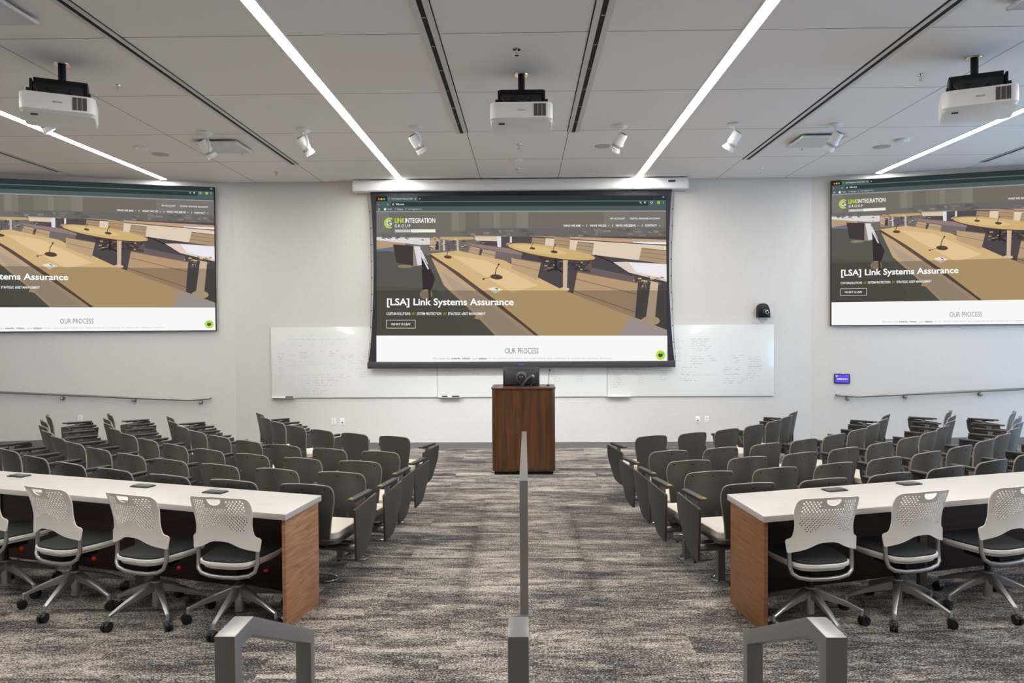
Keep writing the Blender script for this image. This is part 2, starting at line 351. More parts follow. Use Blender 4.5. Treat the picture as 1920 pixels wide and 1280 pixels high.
# ---------------------------------------------------------------- projectors
def make_projector():
    t = empty('projector')
    b = MB()
    out = rrect(-.30, -.23, .30, .23, .07, 6); n = len(out)
    def ring(k, z): return [(x*k, y*k, z) for x, y in out]
    vs = ring(.985, -.20)+ring(1, -.21)+ring(1, -.35)+[(x*.985, -.215+(y+.23)*.96 if y < 0 else y*.97, -.356) for x, y in out]+[(x*.97, y*.9+.015, -.405 if y > -.1 else -.375) for x, y in out]
    fs = [tuple(range(n))]+[(k*n+i, (k+1)*n+i, (k+1)*n+(i+1) % n, k*n+(i+1) % n) for k in range(4) for i in range(n)]+[tuple(range(5*n-1, 4*n-1, -1))]
    b.add(vs, fs, M['white_pl']); b.build('housing', t)
    b = MB(); b.box((.175, -.232, -.275), (.115, .006, .115), M['grille'])
    for x in (.137, .175, .213):
        for k in range(9): b.box((x, -.2355, -.227-.012*k), (.032, .003, .0035), M['black'])
    for x in (.156, .194): b.box((x, -.2362, -.275), (.003, .004, .115), M['white_pl'])
    b.build('vent_grille', t)
    v, f = text_mesh('EPSON', -.035, -.283, .035, -.268, .01); b = MB(); b.add([(x, -.2325, y-.002+2*(-.2755-y)+.0) for x, y in v], f, M['bracket']); b.build('logo', t)
    b = MB(); b.box((-.19, -.15, -.388), (.055, .01, .012), M['black']); b.build('sensor_window', t)
    b = MB(); b.lathe((-.24, .05, -.2), [(.022, -.005), (.022, .02), (.012, .026)], M['mic']); b.lathe((.25, .05, -.2), [(.022, -.005), (.022, .02), (.012, .026)], M['mic']); b.build('foot', t)
    b = MB(); b.lathe((0, .2, 0), [(.034, -.25), (.034, -.0)], M['black_metal'], 16); b.build('drop_pole', t)
    b = MB(); b.lathe((0, .2, 0), [(.07, -.014), (.075, -.006), (.075, 0)], M['chrome'], 24); b.build('ceiling_flange', t)
    b = MB(); b.box((0, .16, -.235), (.44, .16, .09), M['black_metal']); b.box((0, .06, -.27), (.43, .2, .012), M['black_metal']); b.box((0, -.03, -.30), (.42, .02, .07), M['black'])
    b.box((0, .06, -.395), (.47, .26, .03), M['black_metal']); b.box((0, .02, -.34), (.40, .2, .10), M['black'])
    for s in (-1, 1): b.box((s*.22, .03, -.33), (.02, .26, .15), M['black_metal']); b.box((s*.24, -.08, -.36), (.03, .05, .035), M['black_metal']); b.box((s*.09, -.09, -.35), (.03, .04, .05), M['black_metal'])
    b.build('mount_cradle', t, .003)
    b = MB(); b.tube([(.02, -.06, -.4), (.03, -.11, -.37), (.07, -.12, -.33), (.11, -.11, -.36), (.12, -.08, -.4)], .0045, mat('blue_cable', (30, 50, 110), .5), 6); b.tube([(-.16, -.08, -.39), (-.17, -.11, -.36), (-.2, -.1, -.32)], .003, M['grille'], 6); b.build('cable', t)
    for c in t.children:
        if c.name.split('.')[0] not in ('drop_pole', 'ceiling_flange', 'mount_cradle', 'cable'): c.location.z = -.205
    return t
pj = make_projector()
for i, (x, y, rz, lb) in enumerate(((-.02, 7.22, 0, 'white ceiling projector on black mount above the central aisle'), (-4.33, 6.80, R(27), 'white ceiling projector on black mount at the upper left, above the left chairs'), (4.22, 6.92, R(-25), 'white ceiling projector on black mount at the upper right, above the right chairs'))):
    o = pj if i == 0 else copy_tree(pj)
    o.location = (x, y, CEIL); o.rotation_euler.z = rz; tag(o, lb, 'projector', 'ceiling projectors')
# ---------------------------------------------------------------- spotlights
def make_spot():
    t = empty('ceiling_spotlight')
    b = MB(); b.lathe((0, 0, 0), [(.075, 0), (.075, -.012), (.055, -.03), (.02, -.034)], M['white_metal'], 24); b.build('canopy', t)
    rot = Matrix.Rotation(R(-33), 3, 'X')      # nose points to the front wall and down
    b = MB(); c = Vector((0, .02, -.17))
    b.tube([(0, 0, -.03), (.0, 0, -.055), (.05, .0, -.07), (.058, .02, -.12), (.056, .02, -.17)], .008, M['white_metal'], 8); b.build('yoke_arm', t)
    b = MB(); b.lathe(c, [(.0, .1), (.042, .1), (.05, .085), (.05, -.02), (.046, -.025), (.046, -.05), (.054, -.055), (.056, -.095)], M['white_metal'], 20, Matrix.Rotation(R(180+38), 3, 'X') @ Matrix.Rotation(R(180), 3, 'X')); b.build('lamp_head', t)
    b = MB(); ax = Matrix.Rotation(R(38), 3, 'X')
    for k in range(5): b.lathe(c+ax @ Vector((0, 0, -.028-.005*k)), [(.0475, 0), (.0475, .002)], M['grille'], 16, ax)
    b.build('cooling_rib', t)
    b = MB(); b.lathe(c+ax @ Vector((0, 0, .101)), [(.0, .002), (.036, .002)], M['black'], 16, ax); b.build('rear_cap', t)
    b = MB(); b.lathe(c+ax @ Vector((0, 0, -.096)), [(.0, 0), (.046, 0)], emis('spot_lens', (255, 238, 220), 3), 16, ax); b.build('lens', t)
    b = MB()
    for k in range(4): a = R(90*k+20); b.box(c+ax @ Vector((.058*math.cos(a), .058*math.sin(a), -.085)), (.012, .012, .016), M['white_metal'])
    b.lathe(c+Vector((.056, 0, -.02)), [(.018, -.01), (.018, .012)], M['white_metal'], 12, Matrix.Rotation(R(90), 3, 'Y')); b.build('locking_knob', t)
    return t
sp0 = make_spot()
sp_data = ((-1.37, 9.31, 50, 'white spotlight on the ceiling left of the central projector'), (1.22, 9.34, -50, 'white spotlight on the ceiling right of the central projector'),
    (-2.82, 9.36, 45, 'white spotlight between the inner left light strip and the left black slot'), (2.66, 9.32, -48, 'white spotlight between the inner right light strip and the right black slot'),
    (-4.13, 9.46, 42, 'white spotlight hanging in front of the square panel on the left ceiling'), (3.95, 9.39, -40, 'white spotlight hanging in front of the square panel on the right ceiling'),
    (-5.42, 8.15, 50, 'white spotlight partly hidden behind the left projector'))
for i, (x, y, a, lb) in enumerate(sp_data):
    o = sp0 if i == 0 else copy_tree(sp0); o.location = (x, y, CEIL); o.rotation_euler.z = R(-a); o.scale = (1.25, 1.25, 1.25); tag(o, lb, 'spotlight', 'spotlights on the ceiling')
    l = bpy.data.lights.new('spot_beam', 'SPOT'); l.energy = 115; l.spot_size = R(62); l.spot_blend = .8; l.shadow_soft_size = .05; l.color = (.91, .95, 1)
    lo = bpy.data.objects.new('spot_beam', l); COL.objects.link(lo); lo.parent = o; lo.location = Vector((0, .02, -.17))+Matrix.Rotation(R(38), 3, 'X') @ Vector((0, 0, -.105)); lo.rotation_euler = (R(38), 0, 0)
# ---------------------------------------------------------------- small ceiling fittings
def detector(x, y, label):
    b = MB(); b.lathe((0, 0, 0), [(.105, 0), (.105, -.012), (.1, -.014), (.095, -.03), (.06, -.042), (0, -.045)], M['white_pl'], 28); o = b.build('occupancy_sensor'); o.location = (x, y, CEIL); tag(o, label, 'sensor', 'round white ceiling sensors')
    b = MB(); b.lathe((0, -.09, -.032), [(.008, 0), (.006, -.004), (0, -.005)], M['led'], 8); b.build('indicator_light', o)
detector(-5.37, 10.2, 'round white ceiling sensor near the outer left light strip'); detector(-.12, 11.2, 'round white ceiling sensor in the centre, behind the projector'); detector(5.2, 10.2, 'round white ceiling sensor near the outer right light strip')
for x, y, lb in ((-5.30, 10.62, 'round flush speaker beside the left ceiling sensor'), (5.12, 10.6, 'round flush speaker beside the right ceiling sensor'), (1.12, 10.4, 'round flush speaker behind the spotlight right of the central projector')):
    b = MB(); b.lathe((x, y, CEIL), [(.12, 0), (.12, -.004), (.11, -.006), (0, -.006)], mat('speaker_grille', (176, 172, 170), .8), 32); tag(b.build('ceiling_speaker'), lb, 'speaker', 'flush round ceiling speakers')
def sprinkler(x, y, label, k=1.0):
    t = empty('fire_sprinkler', (x, y, CEIL)); tag(t, label, 'sprinkler', 'chrome fire sprinklers')
    b = MB(); b.lathe((0, 0, 0), [(.04, 0), (.038, -.006), (.015, -.01)], M['chrome'], 16); b.build('escutcheon', t)
    b = MB(); b.lathe((0, 0, 0), [(.01, -.008), (.01, -.03), (.004, -.035), (.004, -.055), (.02, -.056), (.02, -.059)], M['chrome'], 12)
    b.tube([(-.006, 0, -.03), (-.016, 0, -.042), (-.004, 0, -.055)], .0025, M['chrome'], 6); b.tube([(.006, 0, -.03), (.016, 0, -.042), (.004, 0, -.055)], .0025, M['chrome'], 6); b.build('sprinkler_head', t)
for x, y, lb in ((-4.24, 7.61, 'small chrome sprinkler beside the left projector'), (-.06, 6.75, 'small chrome sprinkler nearest the top edge, before the central projector'), (-.07, 10.26, 'small sprinkler behind the central projector'), (-.10, 11.82, 'small sprinkler nearest the central screen housing'),
    (4.05, 7.57, 'small chrome sprinkler beside the right projector'), (-4.03, 11.88, 'small sprinkler near the far end of the left black slot'), (3.85, 11.99, 'small sprinkler near the far end of the right black slot'), (-4.05, 10.47, 'small sprinkler beside the square panel on the left ceiling'), (3.97, 10.55, 'small sprinkler beside the square panel on the right ceiling')): sprinkler(x, y, lb)
def panel(x, y, label, led):
    t = empty('microphone_array', (x, y, CEIL)); tag(t, label, 'microphone panel', 'square ceiling microphone panels')
    b = MB(); b.box((0, 0, -.045), (.58, .58, .018), M['mic']); b.build('grille_panel', t, .003)
    b = MB()
    for s in (-1, 1): b.box((s*.29, 0, -.045), (.014, .6, .024), M['white_metal']); b.box((0, s*.29, -.045), (.6, .014, .024), M['white_metal'])
    b.build('edge_frame', t)
    b = MB(); b.box((0, 0, -.018), (.3, .3, .036), M['white_metal']); b.build('mounting_box', t)
    if led: b = MB(); b.box((-.296, -.26, -.05), (.005, .08, .012), M['led']); b.build('status_light', t)
panel(-4.15, 10.08, 'white square microphone panel on the left ceiling, behind the spotlight', 0); panel(3.99, 10.1, 'white square microphone panel with green light on the right ceiling, behind the spotlight', 1)
panel(-4.25, 5.66, 'square microphone panel cut by the top left corner of the picture', 0); panel(4.13, 5.62, 'square microphone panel with green light cut by the top right corner', 1)
# ---------------------------------------------------------------- the projected web page, drawn in units x 138..1768, y 138..1070 (y down)
EM = {}
def ec(c, a=1.0):
    k = (c, a)
    if k not in EM:
        m = emis('page_%02x%02x%02x' % c, c, .96)
        if a < 1:
            t = m.node_tree; tr = t.nodes.new('ShaderNodeBsdfTransparent'); mx = t.nodes.new('ShaderNodeMixShader'); mx.inputs[0].default_value = a
            e = [n for n in t.nodes if n.type == 'EMISSION'][0]; o = [n for n in t.nodes if n.type == 'OUTPUT_MATERIAL'][0]
            t.links.new(tr.outputs[0], mx.inputs[1]); t.links.new(e.outputs[0], mx.inputs[2]); t.links.new(mx.outputs[0], o.inputs[0])
        EM[k] = m
    return EM[k]
ART = []
def A(pts, c, a=1.0):
    t = tessellate_polygon([[Vector((x, y, 0)) for x, y in pts]]); ART.append((list(pts), [list(f) for f in t], ec(c, a)))
def AR(x0, y0, x1, y1, c, a=1.0): ART.append(([(x0, y0), (x1, y0), (x1, y1), (x0, y1)], [[0, 1, 2, 3]], ec(c, a)))
def AL(pts, w, c, a=1.0):
    for (x0, y0), (x1, y1) in zip(pts, pts[1:]):
        d = math.hypot(x1-x0, y1-y0) or 1; nx, ny = -(y1-y0)/d*w/2, (x1-x0)/d*w/2
        ART.append(([(x0+nx, y0+ny), (x1+nx, y1+ny), (x1-nx, y1-ny), (x0-nx, y0-ny)], [[0, 1, 2, 3]], ec(c, a)))
def AE(cx, cy, rx, ry, c, rot=0, a=1.0, a0=0, a1=360):
    p = [(cx+rx*math.cos(R(t))*math.cos(R(rot))-ry*math.sin(R(t))*math.sin(R(rot)), cy+rx*math.cos(R(t))*math.sin(R(rot))+ry*math.sin(R(t))*math.cos(R(rot))) for t in [a0+(a1-a0)*k/32 for k in range(32 if a1-a0 == 360 else 33)]]
    A([q for q in p if 138 <= q[0] <= 1768] if a1-a0 == 360 else p, c, a)
def arc(cx, cy, r, w, a0, a1, c):
    AL([(cx+r*math.cos(R(a0+(a1-a0)*k/16)), cy+r*math.sin(R(a0+(a1-a0)*k/16))) for k in range(17)], w, c)
def AT(s, x0, y0, x1, y1, c, bold=0.0): v, f = text_mesh(s, x0, y0, x1, y1, bold); ART.append((v, f, ec(c)))
AR(138, 222, 1768, 926, (96, 93, 84))
AR(138, 228, 1768, 380, (128, 120, 110)); AR(138, 228, 210, 372, (132, 130, 126)); AR(210, 228, 395, 372, (118, 114, 108)); AR(395, 228, 560, 372, (124, 118, 108))
for x0, x1, c in ((560, 640, (140, 132, 120)), (640, 720, (122, 114, 102)), (720, 930, (134, 126, 113)), (930, 975, (146, 138, 126)), (975, 1420, (126, 116, 104)), (1420, 1560, (138, 130, 122)), (1560, 1768, (130, 124, 120))): AR(x0, 228, x1, 330, c)
for x in (570, 800, 960): AR(x, 228, x+34, 330, (150, 142, 130))
AR(640, 318, 1768, 380, (112, 108, 106)); AR(138, 340, 640, 380, (120, 116, 112))
rnd = random.Random(3)
for k in range(46): x = rnd.uniform(600, 1740); y = rnd.uniform(322, 360); AR(x, y, x+rnd.uniform(8, 50), y+rnd.uniform(5, 18), rnd.choice([(132, 128, 122), (92, 88, 90), (150, 146, 140), (104, 98, 96)]))
AR(720, 366, 1768, 560, (88, 80, 80)); A([(138, 372), (720, 366), (720, 470), (440, 470), (138, 480)], (120, 112, 106))
A([(138, 440), (440, 470), (560, 640), (820, 926), (138, 926)], (92, 92, 84)); A([(138, 640), (480, 660), (640, 926), (138, 926)], (86, 85, 76))
A([(780, 430), (1768, 480), (1768, 926), (1050, 640)], (82, 75, 78))
# far tables and white fronts
A([(138, 366), (440, 372), (470, 408), (390, 412), (138, 384)], (224, 216, 218)); A([(138, 384), (300, 402), (300, 412), (138, 436)], (184, 156, 126))
for k in range(7): AE(150+k*14, 440, 7, 6, (96, 120, 168))
for x in (170, 200, 245, 300): AR(x, 352, x+26, 372, (110, 105, 102)); AL([(x, 374), (x+18, 378)], 4, (60, 56, 60))
A([(232, 408), (345, 416), (345, 530), (250, 510)], (70, 62, 60)); A([(345, 416), (385, 420), (378, 528), (345, 530)], (150, 140, 132)); AE(300, 532, 44, 9, (140, 134, 110))
A([(350, 418), (385, 420), (396, 524), (370, 528)], (226, 220, 226)); A([(384, 440), (392, 440), (430, 520), (420, 524)], (232, 228, 232))
A([(500, 366), (680, 366), (700, 380), (560, 386), (500, 380)], (198, 168, 122))
for x in (512, 590): A([(x, 384), (x+12, 384), (x+14, 444), (x+2, 446)], (196, 186, 176))
AR(530, 392, 590, 436, (104, 98, 98)); AR(440, 372, 500, 444, (156, 138, 122)); AE(468, 400, 26, 34, (186, 160, 128)); AR(472, 392, 490, 440, (70, 74, 74))
for k in range(60): x = rnd.uniform(380, 900); y = rnd.uniform(372, 440); AR(x, y, x+rnd.uniform(4, 20), y+rnd.uniform(2, 7), rnd.choice([(62, 56, 60), (190, 172, 150), (90, 82, 84), (210, 204, 204)]))
A([(690, 360), (825, 362), (825, 392), (700, 388)], (222, 202, 176)); A([(818, 362), (842, 362), (842, 430), (822, 430)], (224, 226, 236)); A([(892, 364), (902, 364), (903, 398), (891, 398)], (226, 216, 210))
A([(640, 400), (880, 430), (960, 458), (960, 470), (740, 438)], (150, 128, 126)); A([(740, 440), (955, 470), (950, 520), (830, 500)], (118, 110, 106))
A([(1000, 360), (1768, 385), (1768, 414), (1240, 380), (1060, 370)], (196, 164, 132)); A([(1580, 396), (1768, 398), (1768, 410), (1590, 406)], (236, 236, 244))
A([(1020, 366), (1240, 380), (1768, 418), (1768, 500), (1600, 498), (1370, 470), (1080, 440)], (226, 208, 186)); AL([(1020, 367), (1240, 382), (1768, 416)], 5, (92, 74, 76))
# chairs in the page photo
def pchair(p, c=(186, 162, 132), lines=2):
    A(p, c); (ax, ay), (bx, by), (cx, cy), (dx, dy) = p
    for k in range(1, lines+1): q = k/(lines+1); AL([(ax+(dx-ax)*q, ay+(dy-ay)*q), (bx+(cx-bx)*q, by+(cy-by)*q)], 3, (140, 116, 94))
    AL([(ax, ay), (bx, by)], 4, (104, 92, 84))
pchair([(670, 418), (722, 428), (712, 486), (652, 466)]); pchair([(740, 434), (812, 446), (800, 520), (722, 492)]); pchair([(1018, 370), (1092, 376), (1088, 424), (1012, 412)], (172, 148, 122)); pchair([(1144, 364), (1230, 372), (1226, 440), (1136, 430)], (176, 148, 118)); pchair([(1272, 396), (1364, 406), (1354, 470), (1258, 452)], (176, 152, 124)); pchair([(1630, 432), (1768, 446), (1768, 520), (1614, 500)], (176, 150, 122))
# oval table and its leg
A([(1040, 470), (1340, 530), (1320, 560), (1100, 540)], (72, 62, 66))
for k in range(70): x = rnd.uniform(1080, 1340); y = rnd.uniform(490, 550); AR(x, y, x+rnd.uniform(6, 22), y+rnd.uniform(3, 8), rnd.choice([(196, 168, 110), (60, 58, 64), (120, 106, 86), (84, 78, 84)]))
AL([(1100, 560), (1150, 545), (1195, 570)], 8, (48, 42, 46)); AL([(1370, 470), (1420, 490), (1480, 520)], 6, (48, 42, 46)); AL([(1150, 470), (1148, 560)], 14, (52, 46, 50))
A([(1190, 490), (1216, 490), (1210, 668), (1188, 668)], (206, 184, 158)); AE(1196, 662, 28, 12, (212, 190, 160)); AE(1125, 455, 248, 33, (84, 64, 60), 8.5); AE(1125, 451, 248, 32, (210, 178, 122), 8.5); AE(1060, 440, 150, 18, (220, 194, 140), 8)
A([(1330, 520), (1350, 505), (1350, 560), (1320, 545)], (110, 90, 80)); A([(1345, 540), (1590, 590), (1590, 640), (1340, 575)], (110, 98, 100))
# right table
A([(1470, 510), (1540, 508), (1768, 520), (1768, 620), (1560, 570)], (226, 208, 196)); A([(1560, 512), (1768, 524), (1768, 606), (1600, 566)], (240, 236, 244)); AL([(1474, 516), (1560, 572), (1768, 622)], 5, (70, 62, 68))
for k in range(40): x = rnd.uniform(1580, 1740); y = rnd.uniform(585, 650); AR(x, y, x+rnd.uniform(6, 22), y+rnd.uniform(3, 9), rnd.choice([(206, 182, 130), (70, 64, 70), (130, 112, 90)]))
A([(1680, 615), (1722, 625), (1700, 835), (1650, 830)], (206, 186, 160)); AE(1676, 838, 52, 26, (206, 184, 150))
# the long table
A([(440, 466), (520, 640), (690, 800), (810, 926), (1040, 926), (560, 560)], (196, 168, 136)); A([(500, 560), (720, 700), (1000, 926), (830, 926), (560, 650)], (180, 160, 138))
A([(436, 462), (600, 444), (860, 500), (1180, 662), (1400, 745), (1768, 890), (1768, 926), (1046, 926), (800, 718), (600, 570)], (214, 182, 132)); A([(560, 470), (760, 500), (1050, 640), (900, 680), (700, 560)], (228, 200, 150)); A([(1560, 812), (1768, 893), (1768, 926), (1500, 926)], (196, 182, 178))
AL([(438, 468), (600, 574), (800, 724), (1046, 926)], 14, (100, 76, 66))
A([(900, 485), (1066, 510), (1044, 608), (900, 548)], (190, 162, 128)); AL([(912, 486), (1066, 512)], 5, (112, 94, 82)); AL([(906, 520), (1056, 556)], 3, (142, 116, 94))
A([(1270, 560), (1608, 622), (1604, 660), (1590, 822), (1245, 690)], (186, 156, 124)); AL([(1270, 562), (1606, 624)], 9, (120, 98, 86)); AL([(1262, 604), (1600, 690)], 5, (140, 114, 92)); AL([(1250, 672), (1592, 790)], 5, (140, 114, 92))
A([(392, 470), (410, 490), (450, 560), (470, 600), (450, 660), (400, 680)], (56, 50, 54)); AL([(388, 462), (432, 548)], 8, (226, 222, 228)); AE(418, 690, 36, 28, (160, 138, 118)); AL([(432, 600), (440, 720)], 12, (58, 50, 52)); A([(700, 800), (740, 800), (725, 832), (690, 826)], (200, 170, 134))
for x, y, s in ((542, 480, .7), (815, 592, 1.1), (1018, 432, .5), (1140, 452, .62)):
    AE(x, y, 32*s, 13*s, (92, 72, 58), 6); AL([(x-8*s, y-6), (x-2, y-40*s), (x+12*s, y-62*s)], 3.5*s+1, (84, 64, 54)); AE(x+12*s, y-64*s, 5*s, 4*s, (60, 46, 42))
AL([(785, 594), (742, 602)], 3, (120, 96, 70)); AE(742, 604, 7, 4, (70, 56, 46)); A([(766, 656), (808, 648), (850, 664), (806, 686)], (238, 230, 214)); AL([(808, 654), (824, 662)], 5, (70, 60, 60))
A([(560, 926), (700, 800), (640, 926)], (100, 88, 70), .5)
AR(138, 228, 1768, 368, (108, 104, 98), .38)         # header tint
AR(138, 668, 1768, 926, (60, 56, 48), .42)           # caption tint
# browser bar
AR(138, 138, 1768, 168, (46, 56, 60)); AR(138, 168, 1768, 224, (80, 96, 97)); AR(138, 166, 1768, 170, (96, 112, 112)); AR(222, 172, 1668, 196, (50, 60, 63)); AR(138, 222, 1768, 229, (150, 152, 150))
AR(200, 140, 372, 170, (80, 96, 97)); AR(138, 138, 200, 168, (36, 44, 46))
for x, c in ((154, (236, 90, 84)), (168, (240, 180, 60)), (183, (80, 196, 90))): AE(x, 155, 5.5, 6, c)
AT('Link Integration Group | Dist', 226, 148, 344, 160, (214, 218, 218), .01); AT('x', 355, 150, 364, 159, (214, 218, 218)); AT('+', 380, 149, 389, 158, (214, 218, 218)); AT('ligllc.com', 250, 178, 296, 192, (236, 238, 238), .02)
arc(214, 154, 5, 2, 60, 300, (120, 200, 90)); AT('<', 146, 180, 154, 190, (180, 188, 188)); AT('>', 174, 180, 182, 190, (100, 112, 112)); AR(200, 180, 208, 191, (140, 150, 150)); AE(234, 185, 6, 6, (170, 178, 178))
AR(148, 206, 160, 218, (150, 160, 160)); AE(188, 212, 7, 7, (236, 238, 238)); AT('Google', 200, 206, 228, 217, (214, 218, 218)); AE(246, 212, 5, 5, (190, 90, 170)); AT('Pandora', 256, 206, 290, 217, (214, 218, 218)); arc(308, 212, 5, 2, 60, 300, (160, 200, 160)); AT('Link Integration Gr...', 318, 206, 400, 218, (200, 206, 206))
arc(1625, 177, 4, 2, 0, 360, (214, 218, 218)); AL([(1628, 180), (1632, 185)], 2, (214, 218, 218)); AE(1650, 178, 5, 5, (214, 218, 218)); arc(1687, 178, 6, 2.5, 0, 360, (214, 218, 218)); AE(1726, 178, 8.5, 8.5, (150, 206, 70))
for y in (173, 178, 183): AE(1752, y, 1.6, 1.6, (214, 218, 218))
AE(1753, 148, 7, 6, (96, 106, 120)); AT('v', 1749, 146, 1757, 151, (220, 220, 224))
# logo and texts
arc(213, 289, 27, 7, 62, 308, (190, 226, 50)); arc(213, 289, 21, 3, 70, 290, (190, 226, 50)); arc(213, 289, 13, 5.5, 20, 320, (240, 242, 240)); AR(212, 288, 228, 293, (240, 242, 240)); arc(213, 289, 19, 3, 110, 250, (200, 202, 200))
AT('LINK', 243, 262, 300, 289, (190, 226, 50), .03); AT('INTEGRATION', 301, 262, 472, 289, (244, 244, 240), .025); AT('G R O U P', 243, 297, 332, 314, (232, 232, 228), .02); AR(243, 325, 473, 342, (244, 244, 238)); AR(243, 325, 335, 342, (176, 174, 172)); AT('DESIGN.BUILD', 250, 329, 330, 339, (240, 240, 240), .02); AT('TECHNOLOGY', 340, 329, 468, 339, (232, 240, 170))
AT('MY ACCOUNT', 1456, 262, 1537, 272, (240, 240, 238), .02); AT('DIGITAL SIGNAGE ACCOUNT', 1565, 262, 1734, 272, (240, 240, 238), .02)
for s, x0, x1 in (('WHO WE ARE', 1193, 1288), ('/', 1318, 1326), ('WHAT WE DO', 1340, 1433), ('/', 1464, 1471), ('WHO WE SERVE', 1484, 1597), ('/', 1630, 1637), ('CONTACT', 1649, 1715)): AT(s, x0, 300, x1, 312, (244, 244, 242), .025)
for x in (1302, 1446, 1611, 1730): AL([(x-4, 304), (x, 308), (x+4, 304)], 2, (230, 230, 228))
AT('[LSA] Link Systems Assurance', 198, 712, 911, 764, (255, 255, 253), .022)
AT('CUSTOM SOLUTIONS', 195, 791, 330, 806, (244, 244, 240), .02); AT('///', 338, 791, 357, 806, (176, 206, 60)); AT('SYSTEM PROTECTION', 366, 791, 504, 806, (244, 244, 240), .02); AT('///', 514, 791, 532, 806, (176, 206, 60)); AT('STRATEGIC ASSET MANAGEMENT', 542, 791, 753, 806, (244, 244, 240), .02)
AL([(195, 835), (358, 835), (358, 880), (195, 880), (195, 834)], 2.4, (224, 224, 218)); AT('WHAT IS LSA?', 220, 851, 330, 864, (240, 240, 236), .02)
AR(138, 922, 1768, 1070, (253, 253, 253)); AT('OUR PROCESS', 861, 992, 1049, 1023, (128, 128, 130))
for s, x0, x1, c, bo in (('We value the', 453, 553, (188, 188, 190), 0), ('needs, ideas,', 560, 667, (120, 120, 124), .02), ('and', 677, 704, (188, 188, 190), 0), ('vision', 711, 759, (120, 120, 124), .02), ('of our clients and utilize our experience and creativity to create the ultimate business', 766, 1457, (190, 190, 192), 0)): AT(s, x0, 1044, x1, 1057, c, bo)
AE(1730, 1031, 27, 27, (190, 230, 60)); A(rrect(1717, 1023, 1741, 1040, 4), (40, 80, 110)); A([(1724, 1039), (1734, 1039), (1727, 1046)], (40, 80, 110)); AL([(1720, 1019), (1744, 1019), (1744, 1034)], 2, (70, 110, 110))
def page_object(parent, fn):
    """fn maps (s, t, d): s,t in 0..1 across and down, d = layer distance into the room"""
    b = MB(); AR_ = [([(138, 138), (1768, 138), (1768, 1070), (138, 1070)], [[0, 1, 2, 3]], ec((60, 60, 60)))]+ART
    for k, (v, f, m) in enumerate(AR_):
        b.add([fn((min(max(x, 138), 1768)-138)/1630, (min(max(y, 138), 1070)-138)/932, .002+.00006*k) for x, y in v], f, m)
    me = bpy.data.meshes.new('projected_image'); me.from_pydata([tuple(v) for v in b.v], [], b.f)
    for m in b.mats: me.materials.append(m)
    me.polygons.foreach_set('material_index', b.mi); me.update()
    o = bpy.data.objects.new('projected_image', me); COL.objects.link(o); o.parent = parent; return o
# central drop-down screen
t = empty('projection_screen', (-.06, 12.6, 0)); tag(t, 'large drop-down projection screen hanging in the centre of the front wall', 'projection screen')
b = MB()     # housing: extruded rounded profile
prof = rpoly([(-.09, 4.46, .03), (-.10, 4.56, .03), (-.06, 4.645, .02), (.13, 4.645, 0), (.13, 4.45, 0), (-.06, 4.445, .02)], 4)
b.prism([(y, z) for y, z in prof], -2.86, 2.84, M['white_metal'], 'yzx'); b.build('screen_housing', t)
b = MB()
for x in (-2.865, 2.845): b.prism([(y*1.04, z+(z-4.55)*.04) for y, z in prof], x-.012, x+.012, M['white_pl'], 'yzx')
b.build('end_cap', t)
v, f = text_mesh('DRAPER', 2.52, 0, 2.62, .035, .03); b = MB(); b.box((2.57, -.103, 4.575), (.12, .004, .035), mat('label_blue', (44, 44, 110), .5)); b.build('badge', t)
b = MB(); out = [(-2.59, 4.46), (2.59, 4.46)]
for k in range(1, 12): q = k/12; out.append((2.59-.07*math.sin(math.pi*q)**.8+.04*q, 4.46-2.94*q))
out += [(2.63, 1.52), (-2.65, 1.52)]
for k in range(11, 0, -1): q = k/12; out.append((-2.59+.07*math.sin(math.pi*q)**.8-.05*q, 4.46-2.94*q))
b.bm(plate(out, [], .004), M['screenback']); b.build('screen_border', t)
page_object(t, lambda s, q, d: (-2.482+4.966*s+q*(-.02+.04*s), -.003-d, 4.345+.03*(1-s)-(2.85)*q))
b = MB(); b.rbox((-.01, -.02, 1.465), (5.30, .05, .115), .015, M['bar'], axis='x'); b.build('weight_bar', t)
b = MB(); b.box((0, -.047, 1.465), (.1, .004, .022), mat('label_blue2', (60, 74, 190), .5)); b.build('badge', t)
b = MB()
for s in (-1, 1):
    pts = [(s*(2.63-.055*math.sin(math.pi*k/10)**.8+.02*k/10), 0, 4.4-2.85*k/10) for k in range(11)]; b.tube(pts, .003, M['black'], 6)
    for k in range(1, 10): b.box((pts[k][0]-s*.008, 0, pts[k][2]), (.022, .006, .016), M['black'])
b.build('tension_cord', t)
# wall screens on the angled walls
def wall_screen(side, w, z0, z1, label):
    ang = WA if side == 'L' else -WA; u0_ = .30; c = side_pt(side, u0_+w/2, 0.0); t = empty('projection_screen', (c.x, c.y, 0), ang if side == 'L' else ang)
    tag(t, label, 'projection screen', 'fixed projection screens on the angled side walls')
    b = MB(); b.box((0, -.03, (z0+z1)/2), (w, .05, z1-z0), M['screenback']); b.build('screen_frame', t, .003)
    page_object(t, lambda s, q, d: (-w/2+.012+(w-.024)*s, -.056-d, z1-.012-(z1-z0-.024)*q))
wall_screen('L', 4.33, 2.075, 4.562, 'fixed projection screen on the left wall, cut by the left edge')
wall_screen('R', 4.05, 2.10, 4.572, 'fixed projection screen on the right wall, cut by the right edge')
